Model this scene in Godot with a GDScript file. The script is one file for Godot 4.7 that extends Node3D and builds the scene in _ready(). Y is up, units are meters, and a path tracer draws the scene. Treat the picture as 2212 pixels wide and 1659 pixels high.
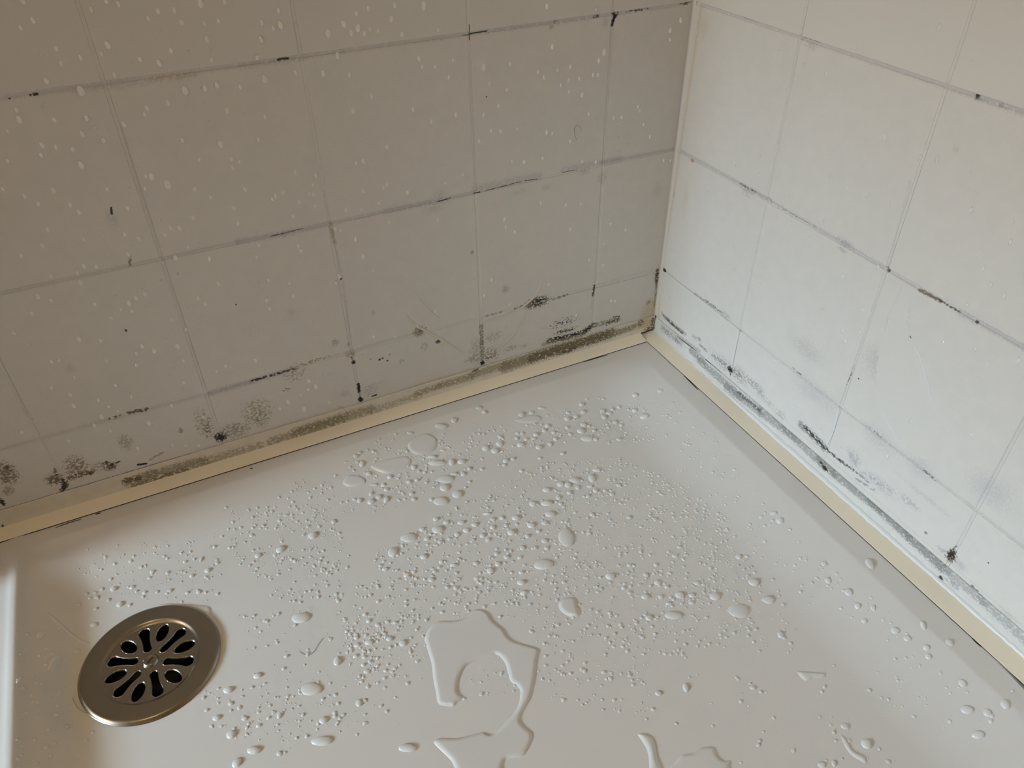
extends Node3D
# A shower corner: two tiled walls, a tray with a drain, sealing strips, mould and water. Metres, y up.
# The corner of the two walls is x = 0, z = 0; y = 0 is the joint above the cut bottom row of tiles.

const TILE := 0.15
const JOINT := 0.0022
const FIRST_BACK := 0.0949        # the first upright joint of the back wall, from the corner
const FIRST_RIGHT := 0.1487       # the first upright joint of the right wall, from the corner
const TILE_BOTTOM := -0.094
const DRAIN := Vector2(-0.649, 0.202)
const DRAIN_RADIUS := 0.0575
const DRAIN_Y := -0.1125
const TRAY_LEFT := -0.80
const TRAY_FRONT := 0.86

const STAINS_BACK := [
	[0,3,0,0.231,0.25,[-615,299.2,-360,299.3,-17.2,300.3]],
	[0,4,0,0.165,0.45,[-566.5,297.4,-480.1,296.4]],
	[0,3.5,0,0.165,0.4,[-444,297.9,-391.4,298.5]],
	[0,3.5,4,0.1375,0.4,[-232.5,300.1,-112.6,299.2]],
	[0,1,1,0.8,0.3,[-414,299.6,-405.7,299.6]],
	[0,1,1,0.8,0.3,[-595.3,298.6,-591,298.6]],
	[1,0.9,1,0.8,0.2,[-609.2,298,0.7]],
	[0,0.455,1,0.9,0.2,[-243.9,306.7,-244.5,294.5]],
	[0,0.52,1,0.9,0.15,[-243.4,299.4,-235.2,299.6,-227.1,299.8]],
	[0,0.39,1,0.6,0.5,[-250.5,298.7,-244.7,298.8]],
	[0,0.6,2,0.7,0.5,[-272,300.8,-270.5,297.6]],
	[1,4.1,1,0.8,0.55,[-113.6,300.2,2.0]],
	[0,1.6,1,0.95,0.25,[-95.4,290,-93.8,295.6,-90,300.1]],
	[1,3.2,1,0.9,0.3,[-93.1,299.6,2.1]],
	[0,1,1,0.7,0.6,[-79.1,299.7,-55.3,300.1]],
	[1,5.1,2,0.9,0.45,[-10.6,300.9,2.2]],
	[0,0.8,2,0.8,0.3,[-17.2,300.7,-0.7,302]],
	[1,3.4,2,0.35,0.3,[-157.4,300.1,2.0]],
	[1,2.9,3,0.4,0.2,[-161.7,295.8,2.4]],
	[1,4.7,0,0.25,0.2,[-102.9,292.5,5.8]],
	[0,3,0,0.198,0.25,[-671.2,149.6,-479,151]],
	[0,4,4,0.3025,0.25,[-479,151,-438.8,149.4,-394.6,149.6]],
	[0,0.39,1,0.85,0.35,[-450.3,149.3,-420.1,150.2]],
	[0,3,0,0.22,0.3,[-394.6,149.6,-245,149.7]],
	[0,5,4,0.1925,0.4,[-340.3,149.9,-278.7,149.3]],
	[0,0.39,1,0.85,0.2,[-286.2,148.4,-272.2,149.4]],
	[0,6,4,0.231,0.35,[-244.8,153.1,-172.4,153]],
	[0,0.455,1,0.95,0.05,[-246.6,149,-239.9,149.1]],
	[0,0.39,1,0.9,0.25,[-233.2,149.2,-201.9,150.3]],
	[0,0.39,1,0.9,0.2,[-200.8,150.6,-192.8,150.5]],
	[0,0.39,1,0.85,0.3,[-188.6,150.7,-175.1,150]],
	[0,0.455,1,0.6,0.2,[-145,151.2,-127.7,150.9]],
	[0,5,4,0.2475,0.35,[-143.4,153.9,-73.8,153]],
	[0,3,0,0.275,0.2,[-97,152.7,-4,151.2]],
	[1,7.3,0,0.3,0.4,[-95.8,135.3,8.6]],
	[1,8.2,0,0.25,0.3,[-118.4,146.5,5.2]],
	[1,9.3,0,0.12,0.2,[-19.9,106.3,10.5]],
	[1,6.8,0,0.2,0.3,[-164,138.6,4.1]],
	[1,11.9,0,0.2,0.4,[-289.1,142.2,5.9]],
	[1,9.9,0,0.18,0.4,[-283.2,155.6,5.8]],
	[1,10.9,0,0.18,0.4,[-196.6,140.1,4.1]],
	[0,0.9,1,0.9,0.3,[-569.7,203.7,-570.9,198.6]],
	[1,5.5,4,0.22,0.35,[-571.5,194.5,9.8]],
	[0,1.4,2,0.55,0.5,[-568.8,158.9,-571,150.5]],
	[0,1.6,0,0.1375,0.2,[-543,265.9,-544.6,149.7]],
	[0,1.6,0,0.121,0.2,[-544.6,149.7,-543.6,-51.1]],
	[0,1.4,0,0.165,0.3,[-395.3,183.1,-394.8,148.7]],
	[0,1.6,0,0.22,0.3,[-394.8,148.7,-391.5,90.2,-395.1,-11.2]],
	[0,2,3,0.4,0.35,[-394.8,148.7,-393,128.8]],
	[1,1.2,1,0.7,0.2,[-393.1,89.1,1.5]],
	[0,1.2,0,0.11,0.2,[-244.5,294.9,-244.8,155]],
	[0,1.2,0,0.11,0.3,[-94.9,289.5,-94.1,152.2]],
	[0,1.3,0,0.099,0.3,[-693.1,91.4,-695.1,26.3]],
	[0,3,0,0.165,0.25,[-727.7,-0.7,-541.1,-2.7]],
	[0,4,4,0.4125,0.3,[-541.1,-2.7,-499.8,-2,-454.5,-0.3]],
	[0,1.4,1,0.75,0.5,[-499.7,-1.4,-456.9,-0.7]],
	[0,2.2,3,0.8,0.55,[-449.3,1.5,-420.7,2.7]],
	[0,1.8,2,0.9,0.6,[-633.7,-0.3,-625.4,-0]],
	[0,2.2,2,0.85,0.5,[-616.8,0.8,-601.2,-0.5]],
	[0,2.6,0,0.1925,0.3,[-420.9,1.6,-318.9,3.5]],
	[1,12.5,3,0.55,0.62,[-457.4,-5.9,11.6]],
	[1,4.4,2,0.7,0.55,[-469.6,-23.8,2.4]],
	[1,6.1,3,0.55,0.4,[-396.8,-1.5,4.7]],
	[1,6.6,3,0.85,0.35,[-318.9,3.5,7.2]],
	[1,4.4,2,0.6,0.4,[-314.5,4.6,3.0]],
	[0,1.6,1,0.75,0.6,[-202.3,-1.7,-191.6,-0.4]],
	[1,17.0,2,0.95,0.42,[-173.6,-0.6,7.6]],
	[1,8.8,1,0.8,0.45,[-171.1,-0,4.4]],
	[0,1.6,2,0.7,0.55,[-151.6,-2.4,-133,-1.9]],
	[0,0.9,0,0.45,0.2,[-191.6,-1.1,-5.8,-4.8]],
	[0,1.8,1,0.75,0.4,[-96.5,0.7,-97.5,-12.5]],
	[0,2,0,0.165,0.3,[-97.5,-12.5,-99.6,-31.6]],
	[0,1.6,3,0.7,0.6,[-240.7,-0.4,-218.1,-0.9]],
	[0,3.2,3,0.75,0.45,[-245.2,-12.3,-244.9,-34.9,-245.1,-56]],
	[1,12.5,3,0.7,0.58,[-234.3,-54.9,11.3]],
	[0,2,2,0.8,0.55,[-240.5,-59.6,-230.8,-58]],
	[1,3.1,1,0.98,0.1,[-245.4,-64,3.4]],
	[1,11.1,3,0.35,0.5,[-230.1,-31.1,7.8]],
	[1,9.8,3,0.3,0.4,[-251.8,-45.8,19.6]],
	[1,10.3,3,0.5,0.5,[-207.1,-55,4.0]],
	[1,7.8,4,0.45,0.5,[-190.5,-57.6,3.4]],
	[1,13.5,3,0.45,0.5,[-255.2,-54.7,5.3]],
	[1,2.1,1,0.95,0.1,[-394.9,-13.2,2.4]],
	[0,0.9,1,0.5,0.5,[-397,-3.3,-395.1,-11.2]],
	[0,1.7,1,1,0.05,[-393.9,-43.2,-394.3,-53.5]],
	[0,1,3,0.8,0.3,[-394.4,-54.1,-394.3,-61.4]],
	[1,3.0,1,1,0,[-394.3,-64.8,3.5]],
	[0,1,1,0.95,0.1,[-380.9,-65,-376,-64.8]],
	[0,1.6,4,0.22,0.4,[-386.3,-49.2,-367.1,-50.1]],
	[1,13.1,4,0.28,0.4,[-381.8,-55.4,7.6]],
	[1,7.4,4,0.3,0.4,[-410.1,-50.4,5.0]],
	[0,0.8,3,0.6,0.4,[-385.4,-62.7,-382.3,-59.2]],
	[1,1.6,1,0.8,0.1,[-366.5,-18.9,1.5]],
	[1,1.3,1,0.7,0.1,[-362.8,-18.3,1.2]],
	[1,1.4,1,0.7,0.1,[-358,-23,1.2]],
	[1,1.6,3,0.6,0.3,[-376.5,-15,1.2]],
	[1,1.6,3,0.6,0.3,[-354.6,-16,1.2]],
	[1,3.3,3,0.4,0.4,[-342.1,-29.6,3.1]],
	[1,5.1,3,0.5,0.55,[-314.3,-18.4,6.2]],
	[1,3.4,1,0.7,0.4,[-298.1,-16.7,2.5]],
	[1,5.3,4,0.45,0.25,[-213.5,27.9,6.6]],
	[1,4.4,3,0.5,0.35,[-410.4,17.8,4.5]],
	[1,2.0,3,0.45,0.3,[-397,11.2,3.5]],
	[1,3.0,0,0.35,0.3,[-366.2,41.4,3.9]],
	[1,6.9,1,0.97,0.4,[-544.6,-59.2,6.7]],
	[1,3.7,1,1,0.1,[-544.6,-61.1,3.1]],
	[1,8.5,3,0.6,0.6,[-556.3,-36.6,20.0]],
	[1,5.4,2,0.4,0.55,[-554.2,-46.9,11.9]],
	[1,16.0,3,0.6,0.5,[-529.4,-56.8,9.8]],
	[1,13.0,4,0.3,0.4,[-533.1,-52.2,8.5]],
	[1,16.1,3,0.6,0.58,[-503.5,-41.3,18.0]],
	[1,7.7,3,0.4,0.5,[-501,-51.9,12.2]],
	[1,2.4,3,0.75,0.35,[-579,-37,3.5]],
	[1,7.0,3,0.45,0.4,[-629.2,-32.1,10.3]],
	[0,1.3,1,0.95,0.2,[-627.3,-63.9,-620,-65.8]],
	[0,1.6,3,0.6,0.35,[-614.3,-61.8,-602.5,-57.8]],
	[0,2.4,1,0.85,0.35,[-693.9,-56.2,-694.4,-63.7,-698.4,-67]],
	[1,3.2,2,0.9,0.3,[-693.8,-60.7,4.7]],
	[1,8.5,2,0.75,0.45,[-700.1,-51.5,7.5]],
	[1,2.3,2,0.65,0.5,[-696.2,-43.8,8.0]],
	[1,11.0,2,0.55,0.5,[-678.3,-45.4,15.0]],
	[0,3,2,0.7,0.45,[-687.9,-55.7,-667,-55.5]],
	[1,2.4,2,0.95,0.1,[-669.4,-57.6,2.4]],
	[1,6.2,2,0.85,0.4,[-651,-56.1,5.3]],
	[1,2.9,1,0.9,0.4,[-653.4,-50,2.3]],
	[0,1,1,0.8,0.3,[-649.8,-54.8,-641.6,-53.2]],
	[1,10.1,3,0.5,0.55,[-659.6,-52.4,7.0]],
	[1,9.4,2,0.65,0.42,[-733.5,-28.4,15.5]],
	[1,2.2,2,0.8,0.2,[-729.8,-22.8,2.2]],
	[1,1.9,1,0.95,0.3,[-748.3,-60.8,5.2]],
	[1,5.2,2,0.35,0.4,[-738.9,-49.4,5.7]],
	[1,9.0,3,0.3,0.4,[-595.2,-80.6,3.1]],
	[1,1.0,1,0.85,0,[-592.7,89.2,1.3]],
	[1,0.8,1,0.9,0,[-229.5,242.3,0.7]],
	[1,0.6,1,0.8,0,[-495.3,88.7,1.0]],
	[1,2.2,6,0.35,0.2,[-251.6,83.8,2.2]],
	[1,5.1,0,0.2,0.3,[-647.4,65.4,5.9]],
	[1,5.4,0,0.18,0.3,[-446.8,65.7,5.2]],
	[0,4.2,2,0.95,0.42,[-157.1,-60.8,-131.2,-63.4,-107,-63.4]],
	[0,3,1,0.85,0.45,[-147.5,-60.4,-107,-63.4]],
	[0,4.5,2,0.9,0.4,[-107.1,-62,-94.1,-56.3]],
	[0,3,1,0.8,0.4,[-105.1,-61.2,-94.8,-56.8]],
	[0,4,3,0.8,0.45,[-94.1,-57,-58.2,-58.8]],
	[0,3.6,2,0.7,0.5,[-75,-60.7,-58.3,-57.4]],
	[0,1.2,2,0.8,0.4,[-65.5,-53.2,-57.3,-54.3,-59.4,-61.3]],
	[1,22.9,1,0.75,0.72,[-138.6,-39.4,6.8]],
	[1,17.8,3,0.8,0.5,[-133.6,-52.4,4.1]],
	[0,3,3,0.5,0.4,[-165.3,-63,-106.8,-66.2]],
	[0,1.4,1,0.75,0.5,[-144.5,-51.8,-124.5,-53.2]],
	[0,3,2,0.9,0.35,[-6.1,-2.8,-5.3,-19.4]],
	[0,1.6,1,0.7,0.5,[-5.1,-5,-5.7,-16.7]],
	[1,6.0,3,0.75,0.5,[-12.5,-46.6,5.7]],
	[0,2.4,2,0.5,0.4,[-4.4,-21,-3.8,-53.9]],
	[1,19.9,5,0.45,0.2,[-10.1,-60.5,19.0]],
	[0,3,5,0.45,0.25,[-2.7,-40.4,-2.6,-75.5]],
	[0,4,5,0.35,0.3,[-80.4,-80.1,-2.6,-75.5]],
	[1,3.9,5,0,0.3,[-375.7,299.8,2.2]],
	[0,2.5,5,0.3,0.3,[-510.7,297.6,-479.8,297.4]],
	[0,4,5,0.22,0.3,[-339.4,-68,-121.1,-70.8]],
	[0,3,5,0.2,0.3,[-545.7,-69.8,-415.4,-68.2]]
]
const STAINS_RIGHT := [
	[0,3,0,0.275,0.2,[12.1,300.8,152.3,301.1]],
	[0,3.4,0,0.275,0.2,[152.3,301.1,323.6,300.1]],
	[0,4,4,0.33,0.25,[323.6,300.1,359.7,300.3]],
	[0,1.2,1,0.5625,0.6,[73.3,301.5,95.7,302.1]],
	[1,1.7,6,0.9,0,[114.8,302.1,0.8]],
	[1,5.0,7,0.6,0.4,[81.6,302.4,1.2]],
	[0,1.2,1,0.6375,0.6,[153.6,302.1,171.3,301.6]],
	[1,13.5,0,0.35,0.4,[161.7,306.1,4.3]],
	[1,9.4,0,0.25,0.4,[163.1,296.8,5.1]],
	[1,2.1,4,0.7,0.3,[244.5,303.2,1.3]],
	[1,2.1,1,0.75,0.3,[324.1,299.9,1.8]],
	[1,2.8,4,0.6,0.3,[325.4,298.7,1.8]],
	[1,4.6,4,0.5,0.4,[343.9,299.3,2.1]],
	[1,3.7,0,0.18,0.2,[322.2,261.5,3.3]],
	[0,3.2,0,0.33,0.2,[9.2,151,109.9,151.8]],
	[0,2.6,7,0.35,0.3,[109.9,151.8,154.8,152.2]],
	[0,1,1,0.6,0.6,[109.9,151.8,132.4,152.3]],
	[1,11.0,0,0.3,0.4,[121.6,148,6.5]],
	[0,2.2,0,0.33,0.25,[154.8,152.2,214.6,151.3]],
	[0,0.455,1,0.3375,0.45,[171.6,150.5,205.7,151.1]],
	[0,3,4,0.2475,0.3,[214.6,151.3,299.7,150.6]],
	[1,12.5,0,0.45,0.4,[251.3,152,5.0]],
	[1,6.3,0,0.4,0.3,[251,145,2.5]],
	[1,1.9,2,0.85,0.25,[301.4,150.1,2.0]],
	[1,2.3,2,0.5,0.3,[299.7,151.9,1.2]],
	[0,2.6,4,0.1925,0.3,[306.3,150,353.1,149]],
	[0,1,1,0.6,0.55,[352.1,149.3,371.1,149]],
	[0,1.6,2,0.6,0.4,[332.9,148.7,353.1,149]],
	[1,1.5,1,0.75,0.2,[386.9,148.9,1.5]],
	[0,3.6,4,0.275,0.25,[371.1,149,425.8,149.9]],
	[1,3.3,6,0.4,0.2,[29.4,147.7,2.0]],
	[1,4.0,1,0.85,0.15,[5.6,-0.2,2.4]],
	[0,0.9,0,0.38,0.25,[10.6,-0.8,148.5,-2.2]],
	[0,2,1,0.5625,0.6,[88.3,1.2,113.6,1.8]],
	[1,11.5,0,0.45,0.4,[123.6,1.4,5.6]],
	[0,1.6,7,0.5,0.4,[66.7,-0.6,117.7,1.7]],
	[0,2,0,0.165,0.3,[148.5,-2.2,297.3,-2.5]],
	[0,1,1,0.525,0.6,[231.7,0.8,245.3,0]],
	[0,2.2,0,0.1925,0.3,[297.3,-2.5,444.6,0.5]],
	[0,1,1,0.525,0.6,[329.6,0.3,349.1,-0.2]],
	[0,1.2,1,0.525,0.5,[395.8,-0.4,407.4,-1.3]],
	[0,2.4,0,0.1925,0.3,[444.6,0.5,492,-0.5]],
	[1,2.4,7,0.6,0.1,[151,-2.6,1.1]],
	[0,1.8,0,0.088,0.25,[150.2,298.7,149.9,153]],
	[0,1.3,0,0.088,0.25,[149.9,153,148.4,-1.7]],
	[0,1.6,0,0.088,0.2,[294.7,226.4,299.6,151]],
	[0,1.6,0,0.088,0.2,[299.9,150.2,297.3,-2.5]],
	[0,1.6,4,0.088,0.2,[448.2,99.1,446.6,4.1]],
	[0,1.6,4,0.088,0.2,[448.7,-1.1,447.7,-45.8]],
	[0,0.52,1,0.5625,0.5,[297.1,25.7,298.7,41.1]],
	[0,2,0,0.22,0.4,[299.2,29.9,298.4,48.4]],
	[1,0.9,1,0.9,0,[307.3,39.4,0.7]],
	[0,2,1,0.7125,0.3,[20.5,-62,34.7,-62.8,56.2,-63]],
	[0,2.8,7,0.6,0.4,[18.4,-61.2,61.6,-61.7]],
	[0,1.6,1,0.5625,0.4,[11.8,-58.8,16.3,-61]],
	[1,7.6,0,0.55,0.4,[78.9,-55.2,3.7]],
	[1,4.7,7,0.6,0.4,[87.6,-53.2,3.0]],
	[0,1.8,7,0.75,0.45,[90.8,-59.3,103.6,-60]],
	[1,24.5,0,0.5,0.5,[132.6,-57.8,11.8]],
	[0,3,7,0.6,0.5,[115.7,-58.9,165,-55.2]],
	[1,4.7,1,0.97,0.15,[147.1,-58.8,3.2]],
	[0,1,1,0.6,0.4,[145.8,-53.7,148.8,-65]],
	[1,14.9,7,0.4,0.5,[162.7,-55.5,10.4]],
	[1,15.8,7,0.5,0.5,[187.9,-52.4,5.7]],
	[1,9.4,0,0.5,0.45,[199.2,-57.3,5.1]],
	[1,10.7,0,0.4,0.5,[212.6,-59.3,5.0]],
	[1,10.4,0,0.4,0.5,[231.6,-61.4,6.6]],
	[0,5,7,0.8,0.42,[260.8,-53.6,281.2,-54.6,296.3,-56.9]],
	[0,2.4,1,0.65,0.5,[265.8,-52.3,294.9,-56.7]],
	[0,2,1,0.6,0.55,[299,-57.2,317,-56.5,337.4,-54.4]],
	[0,1.6,7,0.7,0.4,[337.4,-54.4,351.9,-53.9]],
	[0,3,4,0.22,0.4,[321.2,-38.6,334.9,-47.2]],
	[1,9.6,4,0.35,0.4,[330.1,-42.1,10.0]],
	[0,3.4,4,0.275,0.55,[341.9,-50.4,378.6,-43]],
	[1,22.7,4,0.3,0.5,[363.4,-46.5,8.8]],
	[0,1.8,7,0.6,0.5,[339.9,-61.6,361.7,-57.4]],
	[1,13.7,4,0.4,0.5,[396.1,-40.4,5.7]],
	[1,29.9,4,0.18,0.4,[407.4,-23.7,3.7]],
	[1,3.9,1,1,0.3,[447.7,-57.5,6.5]],
	[1,5.9,2,0.6,0.5,[447.8,-57.9,8.4]],
	[0,1,1,0.45,0.4,[446.4,-50.8,448,-45.5]],
	[1,1.8,7,0.85,0.1,[420.4,-56.7,1.7]],
	[1,7.0,4,0.4,0.4,[439,-60,3.8]],
	[1,7.7,4,0.3,0.3,[458.2,-60.1,5.5]],
	[1,0.7,1,0.8,0,[475.6,-36.9,0.7]],
	[1,13.3,0,0.2,0.4,[508.3,-68,5.3]],
	[0,1.2,1,0.45,0.6,[473.6,-69.4,483.2,-70.6]],
	[1,22.3,0,0.26,0.3,[324.8,66,20.1]],
	[1,8.4,4,0.28,0.3,[328,112,18.0]],
	[1,27.9,0,0.22,0.3,[242.1,30.7,12.7]],
	[1,38.5,4,0.16,0.3,[266.1,-7.8,15.2]],
	[1,24.7,4,0.16,0.3,[451.2,25.7,16.5]],
	[1,19.6,4,0.16,0.3,[393,0.5,13.5]],
	[1,21.7,4,0.16,0.35,[347.7,-3.6,14.1]],
	[1,0.7,1,0.9,0,[326.9,116.1,0.9]],
	[1,0.7,1,0.9,0,[333.1,107.6,0.7]],
	[1,0.8,1,0.85,0,[332.8,99.3,0.7]],
	[1,1.0,7,0.8,0.2,[324.8,66,1.3]],
	[1,1.4,1,0.6,0.3,[340.5,106,1.6]],
	[1,6.9,5,0.16,0.3,[26.6,101.7,26.3]],
	[1,10.2,5,0.18,0.3,[19,280.6,16.8]],
	[0,3.5,5,0.3,0.25,[10.9,299.3,5,98.6,0.3,12]],
	[0,4,5,0.3,0.3,[3.1,-39.5,5.5,-80.2]],
	[0,1.2,5,0.18,0.3,[133.6,-61.9,366.4,-65.6,521.3,-67]],
	[0,3,7,0.35,0.35,[-0.5,-76.5,91,-68]]
]
const STAINS_STRIP_BACK := [
	[0,0.39,1,0.9,0.42,[-753.6,0.2,-4.5,-1.2]],  # dark line of the gap at the strip's top edge, drawn as colour
	[0,6.75,3,0.72,0.34,[-640.8,12.7,-618.4,12.2,-568.4,14.8]],
	[0,3.6,2,0.7,0.37,[-643.4,9.6,-631.6,11.6]],
	[0,3.6,2,0.55,0.42,[-638.5,19.9,-588,18.3]],
	[0,6,3,0.5,0.42,[-568.7,16,-511,16.9]],
	[0,6.75,3,0.65,0.37,[-496,16.3,-418.4,15.4]],
	[0,4.5,3,0.5,0.42,[-464.8,12,-417.8,11.5]],
	[0,6.9,3,0.62,0.37,[-470.1,13.3,-385.7,12.2]],
	[0,4.5,3,0.4,0.42,[-386.1,15.5,-327.3,13.4]],
	[0,4.5,3,0.7,0.42,[-329.9,10.4,-301.1,9.8]],
	[0,5.4,3,0.66,0.34,[-301.1,9.1,-259.9,9.8]],
	[0,6.3,3,0.6,0.32,[-259.8,7.8,-211.2,7.1]],
	[1,6.2,2,0.7,0.45,[-253.6,3,3.4]],
	[0,8.4,3,0.86,0.27,[-217.4,9.9,-147.9,7.2,-67.9,7.9]],
	[0,7.5,2,0.62,0.37,[-179.9,9.3,-67.9,7.9]],
	[0,3,2,0.8,0.42,[-141.1,15,-121.4,14.4]],
	[0,4.8,3,0.8,0.32,[-67.7,10.1,-33.2,8]],
	[1,5.3,2,0.9,0.35,[-23.6,5.2,5.9]],
	[1,7.8,2,0.9,0.35,[-10.7,18.5,3.8]],
	[0,3,2,0.8,0.32,[-5.8,5.5,-5.1,17.3]],
	[1,16.9,5,0.5,0.2,[-15.5,8.4,13.4]],
	[1,1.1,1,0.8,0.1,[-757.3,18.8,1.8]]
]
const STAINS_STRIP_RIGHT := [
	[0,0.455,1,0.95,0.3,[17.7,-4,25.8,-3.9]],
	[0,0.455,1,0.95,0.3,[46.9,2.3,87.3,-0.2]],
	[0,0.52,1,0.95,0.12,[105.6,0.3,202.2,-1.7,369.3,-1.7,524,-0.8]],  # dark gap along the top edge, coloured onto the strip
	[1,8.5,7,0.5,0.4,[28,7.5,3.9]],
	[0,5.4,7,0.45,0.42,[20,8.1,57.5,6.2]],
	[1,6.2,7,0.6,0.3,[50.1,8.1,3.8]],
	[0,4.5,7,0.6,0.3,[78.4,5.6,104.3,6]],
	[0,6,7,0.6,0.32,[95.7,8.2,173.6,9.2]],
	[0,6.6,7,0.5625,0.3,[149.4,11.6,204.6,6.6,261.3,0.6]],
	[0,2.6,1,0.4,0.42,[168.7,6,204.2,5.4]],
	[0,5.4,7,0.5625,0.34,[240.5,2.1,303.3,5.8]],
	[0,5.4,7,0.6375,0.27,[295.7,2.6,315.8,4.6,371.6,1.2]],
	[1,4.0,1,0.9,0.25,[304.3,6.9,2.7]],
	[1,3.4,1,0.75,0.3,[299.8,5,2.1]],
	[0,6,7,0.6,0.3,[362.6,0.2,407.9,3.1,444.5,5.1]],
	[0,4.5,7,0.4125,0.42,[374.5,1.6,453.8,4.1]],
	[1,2.6,1,0.75,0.3,[449.6,15.4,1.9]],
	[0,5.1,7,0.4125,0.37,[444.5,5.1,486.4,3.8,527,6.1]],
	[1,8.1,7,0.5,0.5,[459.4,11.8,3.8]],
	[1,3.0,2,0.5,0.3,[80.8,25.2,1.9]]
]
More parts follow.
